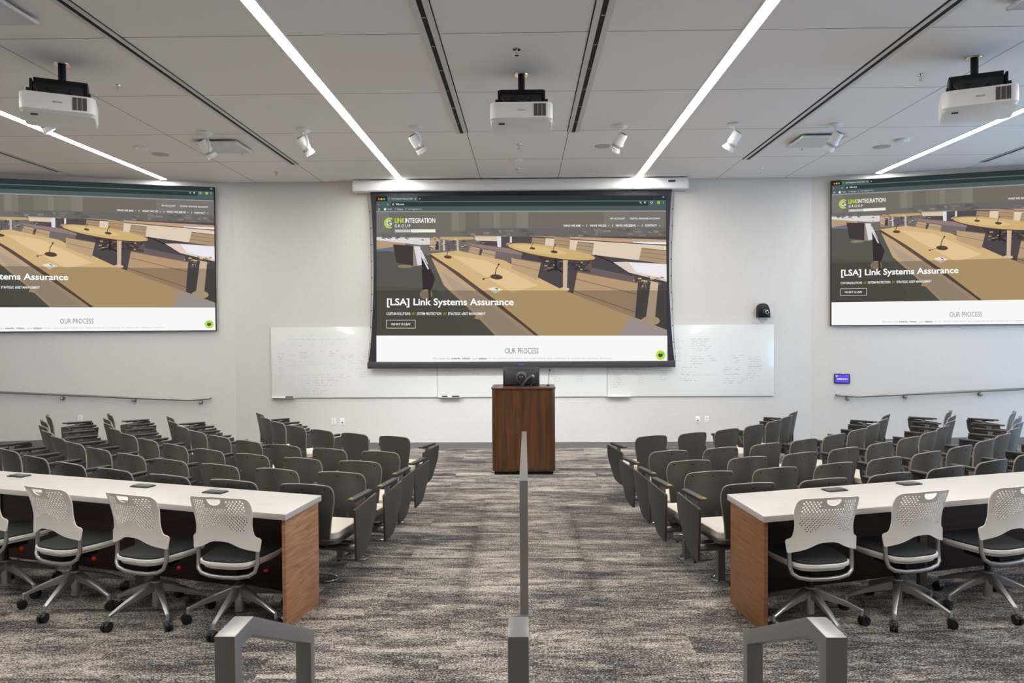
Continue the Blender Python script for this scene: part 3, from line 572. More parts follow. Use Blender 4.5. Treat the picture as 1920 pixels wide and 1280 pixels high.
# ---------------------------------------------------------------- whiteboards with handwriting
INK = {'g': mat('grey_marker', (176, 178, 180), .5), 'c': mat('cyan_marker', (142, 202, 210), .5), 'p': mat('violet_marker', (178, 140, 188), .5), 'r': mat('red_marker', (214, 146, 150), .5), 'd': mat('dark_marker', (146, 148, 152), .5)}
def scrib(b, x, z, w, h, ink, rn):
    cx = x; pts = []
    while cx < x+w:
        pts.append((cx, z+rn.uniform(-h/2, h/2))); cx += rn.uniform(.006, .014)
        if rn.random() < .12: cx += .018; 
    for (x0, z0), (x1, z1) in zip(pts, pts[1:]):
        if x1-x0 > .02: continue
        t_ = .0028; b.add([(x0, -.0007, z0-t_), (x1, -.0007, z1-t_), (x1, -.0007, z1+t_), (x0, -.0007, z0+t_)], [(0, 1, 2, 3)], INK[ink])
def board(x0, x1, label, notes, tray):
    c = (x0+x1)/2; t = empty('whiteboard', (c, YF-.03, 0)); tag(t, label, 'whiteboard', 'glass whiteboards side by side on the front wall')
    b = MB(); b.box((0, .01, 1.513), (x1-x0-.006, .02, 1.235), M['glassboard']); b.build('board_panel', t, .002)
    rn = random.Random(int(x0*100)); b = MB()
    for x, z, w, h, ink in notes: scrib(b, x-c, z, w, h, ink, rn)
    hw = b.build('handwriting', t); hw['kind'] = 'stuff'
    b = MB(); b.box((tray[0]-c, -.03, .893), (tray[1], .06, .006), M['white_metal']); b.box((tray[0]-c, -.058, .897), (tray[1], .004, .012), M['white_metal']); b.build('marker_tray', t)
n1 = [(-3.0-1.0+.0, 2.0, .3, .03, 'c'), (-3.92, 2.0, .3, .03, 'c')]
hz = 107.5
def px(x, y, w, ink, h=.022): return ((x-984)/hz+.0, 2.12-(y-612)/hz-.0, w/hz, h, ink)
n1 = [px(565, 627, 22, 'c', .03), px(540, 634, 110, 'c', .004)]
for x, y, l, w in ((520, 661, 4, 14), (541, 659, 2, 12), (560, 659, 3, 14), (582, 658, 2, 8), (600, 657, 2, 8), (616, 656, 3, 18)):
    for k in range(l): n1.append(px(x+rnd.uniform(-1, 1), y+4.6*k, w*rnd.uniform(.7, 1.2), 'p', .026))
for x, y in ((528, 640), (545, 640), (562, 641), (584, 640), (601, 640), (621, 639), (648, 640), (672, 640)): n1 += [px(x, y, 4, 'c', .05), px(x-2, y+4, 6, 'c', .02)]
for x, y, l, w in ((639, 666, 2, 8), (652, 664, 2, 12), (667, 669, 2, 5), (680, 662, 2, 12), (674, 675, 2, 12)):
    for k in range(l): n1.append(px(x, y+4.5*k, w, 'r', .026))
for x, y, l, w in ((519, 688, 4, 16), (541, 674, 3, 14), (558, 676, 2, 16), (577, 676, 2, 11), (597, 676, 2, 9), (617, 680, 3, 14), (636, 679, 3, 9), (651, 675, 4, 11), (665, 680, 3, 12), (673, 696, 3, 14)):
    for k in range(l): n1.append(px(x+rnd.uniform(-1, 1), y+4.6*k, w*rnd.uniform(.7, 1.2), 'c', .026))
for k, (w, ink) in enumerate(((60, 'r'), (72, 'r'), (44, 'p'), (22, 'p'), (38, 'p'), (8, 'p'), (28, 'p'), (20, 'p'))): n1 += [px(564, 701+5.1*k, 16, 'c', .024), px(584+(k % 3)*2, 700.5+5.1*k, w, ink, .026)]
board(-4.445, -1.53, 'leftmost whiteboard, covered in faded cyan, violet and red handwriting', n1, (-4.23, .385))
n2 = []
for x, y, l, w in ((835, 690, 4, 22), (884, 690, 3, 16), (1033, 692, 6, 22), (1078, 692, 6, 22)):
    for k in range(l): n2.append(px(x, y+4.6*k, w*rnd.uniform(.5, 1.1), 'g', .02))
board(-1.53, 1.427, 'middle whiteboard, behind the podium and below the screen, mostly clean', n2, (-1.31, .40))
n3 = []
for x, y, l, w in ((1260, 637, 5, 18), (1296, 637, 6, 38), (1255, 664, 4, 20), (1292, 670, 4, 30), (1325, 669, 3, 18), (1367, 668, 4, 24), (1399, 671, 6, 34), (1150, 704, 6, 18), (1166, 690, 3, 24), (1193, 688, 2, 14), (1193, 700, 5, 18), (1235, 695, 5, 22), (1275, 690, 4, 28), (1272, 710, 2, 40), (1354, 690, 4, 34), (1398, 697, 4, 26), (1355, 711, 3, 22), (1380, 711, 3, 16)):
    for k in range(l): n3.append(px(x+rnd.uniform(-2, 2), y+4.4*k, w*rnd.uniform(.5, 1.15), rnd.choice('ggd'), .02))
n3.append(px(1275, 704, 66, 'g', .016))
board(1.427, 4.312, 'rightmost whiteboard, with columns of small grey handwriting', n3, (1.63, .40))
def eraser(x, w, label):
    b = MB(); b.rbox((0, 0, .012), (w, .045, .024), .008, M['black']); o = b.build('board_eraser'); o.location = (x, YF-.065, .897); tag(o, label, 'eraser', 'black erasers on the marker trays')
eraser(-4.12, .13, 'black eraser on the tray of the leftmost whiteboard'); eraser(-1.40, .10, 'black eraser on the tray under the middle whiteboard, left one'); eraser(-1.21, .13, 'black eraser on the tray under the middle whiteboard, right one')
# ---------------------------------------------------------------- wall fittings
def outlet(x, z, label, kind, y=YF, rz=0, loc=None):
    t = empty('wall_outlet', loc or (x, y, z), rz); tag(t, label, 'outlet', 'white outlets low on the walls')
    b = MB(); b.rbox((0, -.004, 0), (.075, .008, .118), .006, M['white_metal'], axis='y'); b.build('cover_plate', t)
    b = MB()
    for s in (-1, 1):
        if kind: b.rbox((0, -.0095, s*.024), (.034, .004, .03), .006, M['white_pl'], axis='y'); b.box((-.007, -.012, s*.024+.003), (.003, .002, .009), M['black']); b.box((.007, -.012, s*.024+.003), (.003, .002, .009), M['black'])
        else: b.rbox((0, -.0095, s*.018), (.03, .004, .022), .003, M['grille'] if s < 0 else M['white_pl'], axis='y')
    b.build('socket', t)
outlet(-3.36, .47, 'left one of the two white outlets under the leftmost whiteboard', 1); outlet(-3.21, .47, 'right one of the two white outlets under the leftmost whiteboard', 0)
outlet(3.0, .487, 'left one of the two white outlets under the rightmost whiteboard', 0); outlet(3.157, .487, 'right one of the two white outlets under the rightmost whiteboard', 1)
p = side_pt('L', 2.46, 0, .62); outlet(0, 0, 'white outlet on the left wall, half hidden behind chair backs', 1, rz=WA, loc=p)
t = empty('wall_camera', (4.115, YF, 2.36)); tag(t, 'black dome-shaped camera on the front wall, above the right whiteboard', 'camera')
b = MB(); b.prism(rpoly([(-.105, 2.26-2.36, 0), (.11, -.10, 0), (.10, .03, .03), (.06, .13, .05), (-.06, .135, .05), (-.105, .08, .04)], 5), -.10, -.0, M['black'], 'xzy'); b.build('camera_body', t, .004)
b = MB(); b.lathe((.01, -.12, -.02), [(.0, .07), (.04, .06), (.062, .02), (.062, -.05), (.055, -.06)], M['black'], 20); b.build('rotating_head', t)
b = MB(); b.lathe((.02, -.18, -.02), [(.03, 0), (.03, .02), (.022, .026)], M['chrome'], 16, Matrix.Rotation(R(90), 3, 'X')); b.lathe((.02, -.19, -.02), [(0, .02), (.02, .018)], M['dark'], 16, Matrix.Rotation(R(90), 3, 'X')); b.build('lens', t)
b = MB(); b.box((.0, -.08, -.105), (.2, .16, .008), M['black_metal']); b.prism([(-.07, -.11), (.07, -.11), (0, -.2)], -.012, 0, M['white_metal'], 'xzy'); b.build('wall_bracket', t)
p = side_pt('R', .49, 0, 1.196); t = empty('touch_panel', p, -WA); tag(t, 'small glowing purple touch panel on the right wall, above the handrail end', 'touch panel')
b = MB(); b.rbox((0, -.015, 0), (.245, .03, .165), .008, M['black'], axis='y'); b.build('bezel', t)
b = MB(); b.box((0, -.031, 0), (.215, .002, .135), emis('purple_display', (104, 80, 235), 1.0)); b.box((-.085, -.0325, .045), (.03, .002, .02), ec((235, 230, 255)))
for k in range(6): b.box((-.07+.029*k, -.0325, -.005), (.022 if k != 1 else .028, .002, .02 if k != 1 else .026), ec((240, 238, 255)))
b.box((0, -.0325, -.052), (.18, .002, .003), ec((150, 130, 250))); b.box((.07, -.0325, .052), (.04, .002, .004), ec((180, 170, 255))); b.build('display', t)
def wall_rail(side, us, zs, ball, label):
    t = empty('wall_handrail', side_pt(side, us[0], 0, 0)); tag(t, label, 'handrail', 'round handrails on the angled side walls'); o = t.location.copy()
    pts = [side_pt(side, u, .08, z)-o for u, z in zip(us, zs)]; b = MB(); b.tube(pts, .019, M['silver'], 12); e = side_pt(side, us[0], 0.02, zs[0])-o; b.tube([pts[0], e], .019, M['silver'], 12); b.build('rail', t)
    for u, z in ball:
        b = MB(); q = side_pt(side, u, .03, z-.075)-o; q2 = side_pt(side, u, .08, z-.075)-o; w0 = side_pt(side, u, 0, z-.075)-o
        b.lathe(w0, [(.036, 0), (.036, .008), (.014, .012), (.014, .03)], M['silver'], 16, Matrix.Rotation(WA if side == 'L' else -WA, 3, 'Z') @ Matrix.Rotation(R(90), 3, 'X'))
        b.tube([w0, q, q2, side_pt(side, u, .08, z-.015)-o], .008, M['silver'], 8); b.lathe(q2, [(0, -.028), (.02, -.02), (.028, 0), (.02, .02), (0, .028)], M['silver'], 14); b.build('wall_bracket', t)
wall_rail('L', [.42, .75, 4.7], [.905, .885, 1.185], [(.575, .915), (1.63, .985), (2.71, 1.045), (3.9, 1.12)], 'brushed round handrail along the left wall, dipping towards the corner')
wall_rail('R', [.40, .75, 4.7], [.915, .90, 1.185], [(.58, .93), (1.46, .985), (2.56, 1.05), (3.7, 1.12)], 'brushed round handrail along the right wall, below the touch panel')
# ---------------------------------------------------------------- podium and what stands on it
t = empty('podium', (-.024, 10.72, 0)); tag(t, 'dark walnut podium with rounded corners standing at the front of the aisle', 'podium')
b = MB(); b.rbox((0, 0, .645), (.905, .64, 1.19), .06, M['walnut'], seg=6); b.build('cabinet', t)
b = MB(); b.rbox((0, 0, 1.235), (.925, .66, .022), .065, M['walnut'], seg=6); b.build('top_panel', t)
b = MB(); b.box((0, 0, .025), (.84, .57, .05), M['dark']); b.build('plinth', t)
b = MB(); b.box((0, -.3215, .645), (.72, .003, 1.12), wood('walnut_front', (46, 26, 13), (96, 58, 29), (16, 16, 1.1), rough=.3, coat=.2)); b.build('front_panel', t)
t = empty('monitor', (-.055, 10.72, 1.246)); tag(t, 'black monitor seen from behind on top of the podium', 'monitor')
b = MB(); b.rbox((0, .02, .135), (.535, .02, .285), .006, M['black'], axis='y'); b.rbox((0, .0, .13), (.49, .03, .22), .03, M['black'], axis='y'); b.build('display_housing', t)
b = MB(); b.lathe((0, -.014, .125), [(.085, 0), (.085, .012), (.07, .02), (.04, .022)], mat('satin_grey_hub', (84, 80, 78), .3, .5), 28, Matrix.Rotation(R(90), 3, 'X')); b.lathe((0, -.03, .125), [(.06, 0), (.055, .012), (0, .014)], M['black'], 24, Matrix.Rotation(R(90), 3, 'X')); b.build('mount_hub', t)
b = MB(); b.box((0, -.045, .06), (.05, .03, .13), M['black']); b.rbox((0, .0, .004), (.26, .2, .008), .03, M['black']); b.build('stand', t)
b = MB()
for s in (-1, 1): b.tube([(s*.02, -.052, .13), (s*.015, -.052, .14), (s*.02, -.052, .15)], .003, M['mic'], 6)
b.box((0, -.017, .24), (.4, .002, .004), mat('seam_grey', (60, 60, 62), .4)); b.build('marking', t)
b = MB(); b.tube([(.02, -.1, .005), (.05, -.1, .05), (.1, -.105, .11), (.15, -.1, .155), (.175, -.09, .165), (.185, -.085, .12), (.18, -.085, .05)], [.022, .024, .024, .02, .015, .012, .01], M['black'], 10)
b.tube([(.185, -.1, .17), (.19, -.105, .12), (.165, -.11, .05), (.14, -.11, .01)], .01, M['black'], 8); o = b.build('document_camera'); o.location = (-.055, 10.72, 1.246)
tag(o, 'black folded gadget arm leaning in front of the podium monitor', 'document camera'); b = MB(); b.rbox((.08, -.1, .006), (.16, .09, .012), .02, M['black']); b.build('base', o)
b = MB(); b.rbox((.17, -.115, .15), (.03, .03, .04), .008, M['chrome'], axis='y'); b.build('lamp_tip', o)
b = MB(); b.lathe((0, 0, 0), [(.025, 0), (.025, .012), (.01, .016)], M['black'], 16); b.tube([(0, 0, .01), (.004, 0, .1), (.014, 0, .19), (.022, 0, .215)], .0035, M['black'], 8); b.lathe((.0225, 0, .215), [(.008, 0), (.012, .008), (.012, .024), (.006, .032), (0, .033)], M['black'], 12); o = b.build('gooseneck_microphone'); o.location = (.34, 10.75, 1.246); tag(o, 'thin black gooseneck microphone at the right of the podium top', 'microphone')
# ---------------------------------------------------------------- metal guard rails
def rect_rail(path, w, d, x, parent, name):
    """a flat bar of width w (across x), thickness d, bent along path of (y,z)"""
    b = MB(); P = [Vector(p) for p in path]; n = len(P); L_ = []; Rr = []
    for i, p in enumerate(P):
        a = (P[i]-P[i-1]).normalized() if i else None; c = (P[i+1]-P[i]).normalized() if i < n-1 else None
        na = Vector((-a.y, a.x)) if a is not None else None; nc = Vector((-c.y, c.x)) if c is not None else None
        if na is None: off = nc*d
        elif nc is None: off = na*d
        else: h = (na+nc).normalized(); off = h*(d/max(.3, h.dot(na)))
        L_.append(p); Rr.append(p-off)
    vs = []
    for s in (-w/2, w/2):
        for q in (L_, Rr): vs += [(x+s, p.x, p.y) for p in q]
    fs = []
    for i in range(n-1):
        fs += [(i, i+1, n+i+1, n+i), (2*n+i, 3*n+i, 3*n+i+1, 2*n+i+1), (i, 2*n+i, 2*n+i+1, i+1), (n+i, n+i+1, 3*n+i+1, 3*n+i)]
    fs += [(0, n, 3*n, 2*n), (n-1, 3*n-1, 4*n-1, 2*n-1)]
    b.add(vs, fs, M['silver']); return b.build(name, parent, .003)
def guard(x, label, far_dx=0):
    t = empty('stair_guard_rail', (x, 0, 0)); tag(t, label, 'guard rail', 'square-tube guard rails rising from the stairs at the bottom of the picture')
    rect_rail([(1.775, .49), (1.775, 1.36), (1.90, 1.36), (2.45, 1.095), (2.45, .30)], .052, .045, 0, t, 'rail_loop')
    b = MB(); b.box((0, 1.80, .493), (.11, .11, .006), M['silver']); b.build('floor_flange', t)
guard(-.745, 'grey metal stair guard rail at the lower left, in front of the white chairs'); guard(.755, 'grey metal stair guard rail at the lower right, in front of the white chairs'); guard(-.02, 'grey metal stair guard rail at the bottom centre, on the aisle line')
t = empty('aisle_guard_rail', (-.013, 4.85, .19)); tag(t, 'long grey handrail running down the middle of the ramp towards the podium', 'guard rail')
rect_rail([(4.84, .19), (4.84, 1.095), (5.28, 1.095), (8.15, .905), (8.45, .905), (8.45, .0)], .055, .045, 0, None, 'tmp').parent = t
o = t.children[0]; o.name = 'rail_loop'; o.location = (0, -4.85, -.19)
b = MB(); b.box((0, 4.87-4.85, .003), (.11, .11, .006), M['silver']); b.build('floor_flange', t)
# ---------------------------------------------------------------- desks
def desk(side, near, far, wmat, label):
    s = -1 if side == 'L' else 1; (nx0, ny0), (nx1, ny1) = near; (fx0, fy0), (fx1, fy1) = far; Z = .19
    t = empty('long_desk', (nx0, ny0, Z)); tag(t, label, 'desk', 'long white-topped desks'); O = (nx0, ny0)
    P = lambda x, y: (x-O[0], y-O[1])
    b = MB(); poly = [P(nx0, ny0), P(nx1, ny1), P(fx1, fy1), P(fx0, fy0)]
    b.prism(poly, .714, .752, M['white_top']); b.build('worktop', t, .002)
    # end panel follows the short end
    e0 = Vector(P(nx0+s*.015, ny0+.04)); e1 = Vector(P(fx0+s*.015, fy0-.03)); wv = Vector((s*.024, .0))
    b = MB(); b.prism([e0, e0+wv, e1+wv, e1], 0, .714, wmat); b.build('end_panel', t, .0015)
    m0 = Vector(P(fx0+s*.06, fy0-.12)); m1 = Vector(P(fx1, fy1-.12)); b = MB(); b.prism([m0, m1, m1+Vector((0, .02)), m0+Vector((0, .02))], .09, .714, M['darkwood']); b.build('modesty_panel', t)
    k = 0
    for q in (.33, .66, .97):
        pn = Vector(P(nx0+(nx1-nx0)*q, ny0+(ny1-ny0)*q+.14)); pf = Vector(P(nx0+(nx1-nx0)*q+s*-.0, ny0+(ny1-ny0)*q+.40)); b = MB()
        b.box((pf.x, pf.y, .357), (.05, .05, .714), M['bracket']); b.box(((pn.x+pf.x)/2, (pn.y+pf.y)/2, .70), (.04, .3, .03), M['bracket']); b.box((pf.x, pf.y, .01), (.07, .34, .02), M['bracket']); b.build('leg', t)
    return t
desk('L', ((-1.515, 4.56), (-5.7, 5.90)), ((-1.435, 5.09), (-5.7, 6.40)), M['deskwood'], 'long white-topped desk with brown wood end panel, left of the aisle')
desk('R', ((1.465, 4.50), (5.7, 5.72)), ((1.405, 5.10), (5.7, 6.39)), M['deskwood_r'], 'long white-topped desk with brown wood end panel, right of the aisle')
def grommet(x, y, rz, label):
    t = empty('desk_power_box', (x, y, .942), rz); tag(t, label, 'power outlet box', 'grey power boxes set in the desk tops')
    b = MB(); b.rbox((0, 0, .0035), (.165, .095, .007), .01, M['black']); b.build('frame', t); b = MB(); b.rbox((0, .004, .0085), (.15, .07, .004), .006, mat('lid_grey', (92, 90, 90), .4, .4)); b.build('lid', t)
# ---------------------------------------------------------------- auditorium chair
def back_bend(x, z): q = (z-.33)/.47; return -.16-.095*max(0, q)**1.15+1.05*x*x*(.35+.65*max(0, min(1, q)))
def make_chair():
    t = empty('auditorium_chair'); cx = [-.18, -.14, -.1, -.06, -.02, .02, .06, .1, .14, .18]; cz = [.36+.055*k for k in range(8)]
    outl = rpoly([(-.155, .335, .03), (.155, .335, .03), (.178, .50, .05), (.219, .70, .04), (.205, .788, .085), (0, .812, .16), (-.205, .788, .085), (-.219, .70, .04), (-.178, .50, .05)], 5)
    b = MB(); b.bm(plate(outl, [], .012, back_bend, cx, cz), M['shell'], True)
    for x in (-.165, 0, .165): b.lathe((x, back_bend(x, .768)-.012, .768), [(0, .004), (.0055, .003), (.0055, 0)], M['dark'], 8, Matrix.Rotation(R(90), 3, 'X'))
    b.box((-.06, back_bend(0, .42)-.016, .40), (.03, .02, .12), M['shell']); b.box((.06, back_bend(0, .42)-.016, .40), (.03, .02, .12), M['shell']); b.build('backrest_shell', t)
    b = MB(); inn = [(x*.93, .57+(z-.57)*.93) for x, z in outl]; b.bm(plate(inn, [], .016, lambda x, z: back_bend(x, z)+.016, cx, cz), M['pad'], True); b.build('backrest_pad', t)
    b = MB(); up = [p for p in outl if p[1] > .345]; up.sort(key=lambda p: math.atan2(p[1]-.55, p[0]) if not (p[0] < 0 and p[1] < .55) else math.atan2(p[1]-.55, p[0])+2*math.pi)
    b.tube([(x, back_bend(x, z)-.002, z) for x, z in up], .0052, M['rim'], 6); b.build('edge_trim', t)
    b = MB(); b.rbox((0, .06, .405), (.42, .43, .05), .06, M['pad'], seg=5); b.build('seat_pad', t)
    b = MB(); b.rbox((0, .05, .365), (.44, .45, .035), .06, M['shell'], seg=5); b.box((0, .03, .325), (.16, .2, .06), M['black_metal']); b.build('seat_shell', t)
    def arm(s, opt=None):
        b = MB(); b.rbox((s*.272, .13, .648), (.052, .37, .018), .012, M['tablet'], axis='z'); b.box((s*.272, .15, .634), (.036, .30, .012), M['black']); a = b.build('armrest', t)
        b = MB(); b.box((s*.272, .12, .46), (.03, .05, .33), M['bracket']); b.tube([(s*.272, .12, .31), (s*.22, .10, .29), (s*.1, .08, .3)], .015, M['bracket'], 8); c = b.build('arm_support', t)
        b = MB(); ol = rpoly([(-.07, .59, .015), (.335, .628, .015), (.315, .47, .05), (.13, .225, .06), (-.05, .19, .02)], 4)
        x0 = s*.318; b.prism([(y, z) for y, z in ol], x0-.009, x0+.009, M['tabedge'], 'yzx', M['tablet']); tb = b.build('writing_tablet', t, .001)
        b = MB(); b.box((s*.300, .15, .56), (.012, .26, .02), M['bracket']); b.box((s*.296, .12, .49), (.014, .05, .16), M['bracket'], Matrix.Rotation(R(20), 3, 'X')); b.box((s*.298, .22, .52), (.012, .03, .1), M['bracket'], Matrix.Rotation(R(-30), 3, 'X')); br = b.build('tablet_hinge', tb)
        if opt:
            for q in (a, c, tb): q['opt'] = opt
        return a
    arm(1); arm(-1, 'left')
    b = MB(); b.box((.272, -.03, .6595), (.03, .045, .003), M['brass']); o = b.build('row_plate', t); o['opt'] = 'plate_r'
    b = MB(); b.box((-.272, -.03, .6595), (.03, .045, .003), M['brass']); o = b.build('row_plate', t); o['opt'] = 'plate_l'
    return t
proto = make_chair()
ORD = ['', 'second', 'third', 'fourth', 'fifth', 'sixth', 'seventh', 'eighth', 'ninth', 'tenth', 'eleventh', 'twelfth']
ROWS = [('front', 4.53, 7, {'L': 20.9, 'R': 19.9}, 7.75), ('second', 5.78, 9, {'L': 15.2, 'R': 14.9}, 6.1), ('third', 6.57, 11, {'L': 13.6, 'R': 13.3}, 5.35), ('fourth', 7.28, 12, {'L': 12.15, 'R': 12.0}, 4.78), ('back', 7.93, 9, {'L': 11.8, 'R': 11.9}, 4.5)]
def seat_frame(side, rname, rc, n, th0, dth):
    s = -1 if side == 'L' else 1; sd = 'left' if side == 'L' else 'right'
    def at(th, r, z=0): a = R(th); x = s*r*math.sin(a); y = 13-r*math.cos(a); return Vector((x, y, floor_z(x, y)+z))
    o0 = at(th0, rc); t = empty('seat_row_frame', o0); tag(t, 'low metal beam with chrome floor loops under the %s row, %s block' % (rname, sd), 'seat frame', 'metal frames under the chair rows')
    b = MB(); ths = [th0-dth*.5+dth*k*.5 for k in range(2*n+1)]; b.tube([at(h, rc-.03, .27)-o0 for h in ths], .028, M['bracket'], 8); b.build('beam', t)
    js = list(range(0, n, 2))
    for j in js:
        h = th0+dth*j+(1.0 if side == 'L' else -.8); p = at(h, rc-.03)-o0; rz = Matrix.Rotation(R(h)*s, 3, 'Z'); b = MB(); b.box(p+Vector((0, 0, .14)), (.055, .045, .26), M['bracket'], rz); pd = b.build('pedestal', t)
        b = MB(); b.rbox(p+Vector((0, 0, .006)), (.10, .26, .01), .02, M['bracket'], rz)
        for yy in (-.1, .1): b.lathe(p+rz @ Vector((.03, yy, .01)), [(.012, 0), (.012, .012), (0, .013)], M['dark'], 8)
        b.build('base_plate', pd)
        b = MB(); q = p+rz @ Vector((.10, .04, .012)); b.tube([q+rz @ Vector((.14*math.cos(R(a)), .085*math.sin(R(a)), 0)) for a in range(0, 360, 15)], .008, M['ring'], 8, True); b.build('floor_loop', pd)
first = True
for side in 'LR':
    s = -1 if side == 'L' else 1; sd = 'left' if side == 'L' else 'right'; look = 'charcoal' if side == 'L' else 'blue-grey lit'
    for rname, rb, n, th0, dth in ROWS:
        rc = rb-.27; seat_frame(side, rname, rc, n, th0[side], dth)
        for k in range(n):
            a = R(th0[side]+dth*k); x = s*rc*math.sin(a); y = 13-rc*math.cos(a)
            skip = []
            if not ((side == 'L' and k == n-1) or (side == 'R' and k == 0)): skip.append('left')
            if not (side == 'L' and k == 0): skip.append('plate_r')
            if not (side == 'R' and k == 0): skip.append('plate_l')
            c = copy_tree(proto, None, skip)
            slope = math.atan(.19/3.0) if 4.8 < rc < 7.8 else 0
            c.location = (x, y, floor_z(x, y)); c.rotation_euler = (0, 0, s*(a-max(0, a-R(22))*.26))
            pos = 'at the aisle end' if k == 0 else ('at the far %s end' % sd if k == n-1 else '%s from the aisle' % ORD[k])
            tag(c, 'charcoal auditorium chair, %s, %s row, %s block' % (pos, rname, sd), 'chair', 'auditorium chairs in the %s block' % sd)
def kill(o):
    for c in list(o.children): kill(c)
    bpy.data.objects.remove(o, do_unlink=True)
kill(proto)
# ---------------------------------------------------------------- white task chairs
def make_task():
    t = empty('task_chair'); cx = [-.2+.04*k for k in range(11)]; cz = [.50+.035*k for k in range(12)]
    outl = rpoly([(-.238, .505, .01), (-.247, .588, .02), (-.212, .602, .035), (-.199, .67, .05), (-.217, .79, .05), (-.208, .862, .07), (0, .882, .14), (.208, .862, .07), (.217, .79, .05), (.199, .67, .05), (.212, .602, .035), (.247, .588, .02), (.238, .505, .01), (.14, .535, .07), (.06, .577, .07), (0, .582, .05), (-.06, .577, .07), (-.14, .535, .07)], 5)
    holes = [[(-.048, .862), (.048, .862)]+[(.05*math.cos(R(a)), .857+.038*math.sin(R(a))) for a in range(0, -181, -20)]]
    holes[0] = list(reversed(holes[0])) 
    r = .0058; dz = .0132; dx = .0205
    k = 0; z = .845
    while z > .638:
        w = .185 if z > .68 else .15; n = int(w/dx); off = dx/2 if k % 2 else 0
        for i in range(-n, n+1):
            x = i*dx+off
            if abs(x) > .178 or (abs(x) < .072 and z > .798) or (z < .69 and abs(x) < .06*(.70-z)/.03): continue
            holes.append([(x+r*math.cos(R(a)), z+r*math.sin(R(a))) for a in range(0, 360, 60)])
        z -= dz; k += 1
    def bend(x, z): q = (z-.5)/.385; return -.20-.07*q+.03*math.sin(math.pi*max(0, min(1, q)))+1.3*x*x
    b = MB(); b.bm(plate(outl, holes, .007, bend, cx, cz), M['chair_white']); b.build('backrest', t)
    b = MB(); so = rpoly([(-.185, -.16, .09), (-.10, -.205, .12), (.10, -.205, .12), (.185, -.16, .09), (.228, .1, .08), (.215, .25, .08), (-.215, .25, .08), (-.228, .1, .08)], 5)
    b.prism([(x*.95, y*.95) for x, y in so], .438, .452, M['seatfab']); b.build('seat_cushion', t)
    b = MB(); b.prism(so, .418, .441, M['chair_white']); b.prism([(x*.9, y*.9) for x, y in so], .395, .42, M['chair_white']); b.build('seat_pan', t, .004)
    b = MB(); yb = bend(.218, .52)+.022
    pts = [(-.213, yb, .545), (-.215, yb, .50), (-.215, yb-.005, .42), (-.205, yb-.02, .375), (-.17, yb-.035, .352), (-.1, yb-.05, .342), (0, yb-.055, .34), (.1, yb-.05, .342), (.17, yb-.035, .352), (.205, yb-.02, .375), (.215, yb-.005, .42), (.215, yb, .50), (.213, yb, .545)]
    b.tube(pts, .0135, M['alu'], 10)
    for s in (-1, 1): b.tube([(s*.213, yb, .425), (s*.165, yb+.03, .425)], .0115, M['alu'], 10)
    b.build('back_frame', t)
    b = MB(); b.box((0, .0, .365), (.2, .2, .05), M['black']); b.box((0, -.1, .36), (.16, .09, .03), M['black_metal']); b.lathe((0, 0, 0), [(.02, .20), (.02, .36)], M['black'], 14); b.build('tilt_mechanism', t)
    b = MB(); b.tube([(.1, .0, .355), (.2, -.01, .345)], .006, M['black'], 6); b.lathe((.2, -.01, .345), [(.011, -.005), (.013, .01), (.008, .02)], M['red'], 10, Matrix.Rotation(R(90), 3, 'Y')); b.build('adjust_knob', t)
    b = MB(); b.lathe((0, 0, 0), [(.027, .06), (.029, .065), (.029, .20), (.036, .205), (.036, .236), (.026, .242)], M['alu'], 18); b.build('centre_column', t)
    for k in range(5):
        a = R(72*k-90); rz = Matrix.Rotation(a, 3, 'Z'); b = MB(); L1 = .32
        vs = []
        for x, w, zt, h in ((.02, .026, .234, .07), (.10, .022, .205, .055), (.22, .016, .155, .036), (L1-.015, .013, .112, .024), (L1, .013, .104, .028)):
            vs += [rz @ Vector((x, -w, zt-.006)), rz @ Vector((x, -w*.5, zt)), rz @ Vector((x, w*.5, zt)), rz @ Vector((x, w, zt-.006)), rz @ Vector((x, w*.4, zt-h)), rz @ Vector((x, -w*.4, zt-h))]
        fs = [(5, 4, 3, 2, 1, 0), tuple(range(24, 30))]
        for i in range(4): fs += [(i*6+j, i*6+(j+1) % 6, i*6+6+(j+1) % 6, i*6+6+j) for j in range(6)]
        b.add(vs, fs, M['alu'], True); b.lathe(rz @ Vector((L1, 0, 0)), [(.011, .055), (.011, .10), (.007, .107)], M['alu'], 10); lg = b.build('base_arm', t)
        b = MB(); c0 = rz @ Vector((L1+.012, 0, .031)); ax = Matrix.Rotation(a+R(25*(k % 3)), 3, 'Z') @ Matrix.Rotation(R(90), 3, 'X')
        for s in (-1, 1): b.lathe(c0+ax @ Vector((0, 0, s*.014)), [(.012, -.011), (.031, -.009), (.031, .009), (.012, .011)], M['black'], 18, ax)
        b.lathe(c0, [(.02, -.004), (.027, .01), (.022, .028), (.01, .036)], M['black'], 12); b.build('caster', lg)
    return t
tk = make_task()
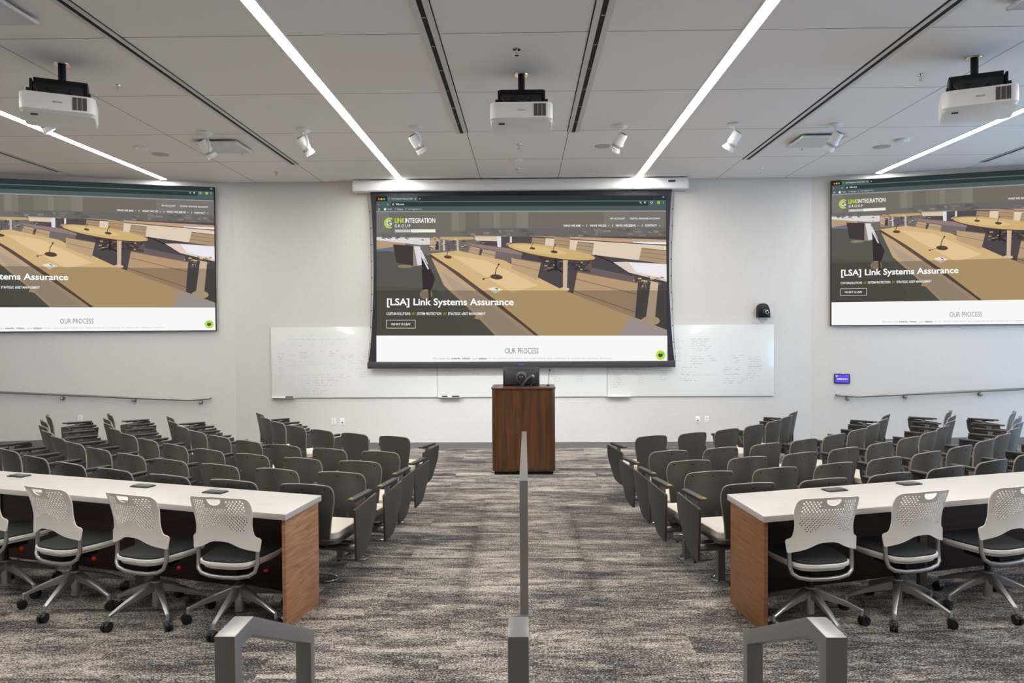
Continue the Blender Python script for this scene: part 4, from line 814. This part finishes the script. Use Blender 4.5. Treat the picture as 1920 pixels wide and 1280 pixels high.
task_data = [(-1.90, 4.77, 12, -97, 'white perforated task chair at the left desk, nearest the aisle'), (-2.49, 4.85, 20, -52, 'white perforated task chair at the left desk, second from the aisle'), (-3.17, 5.05, 22, -92, 'white perforated task chair at the left desk, third from the aisle'), (-3.83, 5.28, 24, -95, 'white perforated task chair cut by the left edge of the picture'),
    (1.84, 4.74, -11, -80, 'white perforated task chair at the right desk, nearest the aisle'), (2.48, 4.89, -18, -120, 'white perforated task chair at the right desk, second from the aisle'), (3.17, 5.04, -20, -93, 'white perforated task chair at the right desk, cut by the right edge of the picture')]
for i, (x, y, a, ba, lb) in enumerate(task_data):
    o = tk if i == 0 else copy_tree(tk); o.location = (x, y, .19); o.rotation_euler.z = R(-a); tag(o, lb, 'chair', 'white task chairs at the long desks')
    for c in o.children:
        if c.name.startswith('base_arm'): c.rotation_euler.z = R(ba+90+a)
for x, y, a, lb in ((-2.23, 5.19, -18, 'grey power box in the left desk top, nearest the aisle'), (-2.86, 5.39, -18, 'grey power box in the left desk top, second from the aisle'), (-4.07, 5.78, -18, 'grey power box in the left desk top, near the left edge of the picture'),
    (2.20, 5.22, 17, 'grey power box in the right desk top, nearest the aisle'), (2.83, 5.42, 17, 'grey power box in the right desk top, second from the aisle'), (4.04, 5.80, 17, 'grey power box in the right desk top, at the right edge of the picture')): grommet(x, y, R(a), lb)

def floor_cable(pts, label):
    t = empty('floor_cable', (pts[0][0], pts[0][1], .19)); tag(t, label, 'cable', 'white cables on the carpet by the desk ends'); o = t.location.copy()
    b = MB(); b.tube([Vector((x, y, .197))-o for x, y in pts], .006, M['white_pl'], 8); b.build('cord', t)
    b = MB(); b.rbox(Vector((pts[0][0], pts[0][1], .203))-o, (.035, .06, .026), .01, M['white_pl']); b.build('plug', t)
floor_cable([(1.60, 4.70), (1.66, 4.68), (1.74, 4.69), (1.82, 4.66), (1.92, 4.70), (2.05, 4.78)], 'white cable lying on the carpet inside the right desk end')
floor_cable([(-1.60, 4.73), (-1.68, 4.70), (-1.77, 4.72), (-1.86, 4.68)], 'white cable lying on the carpet inside the left desk end')
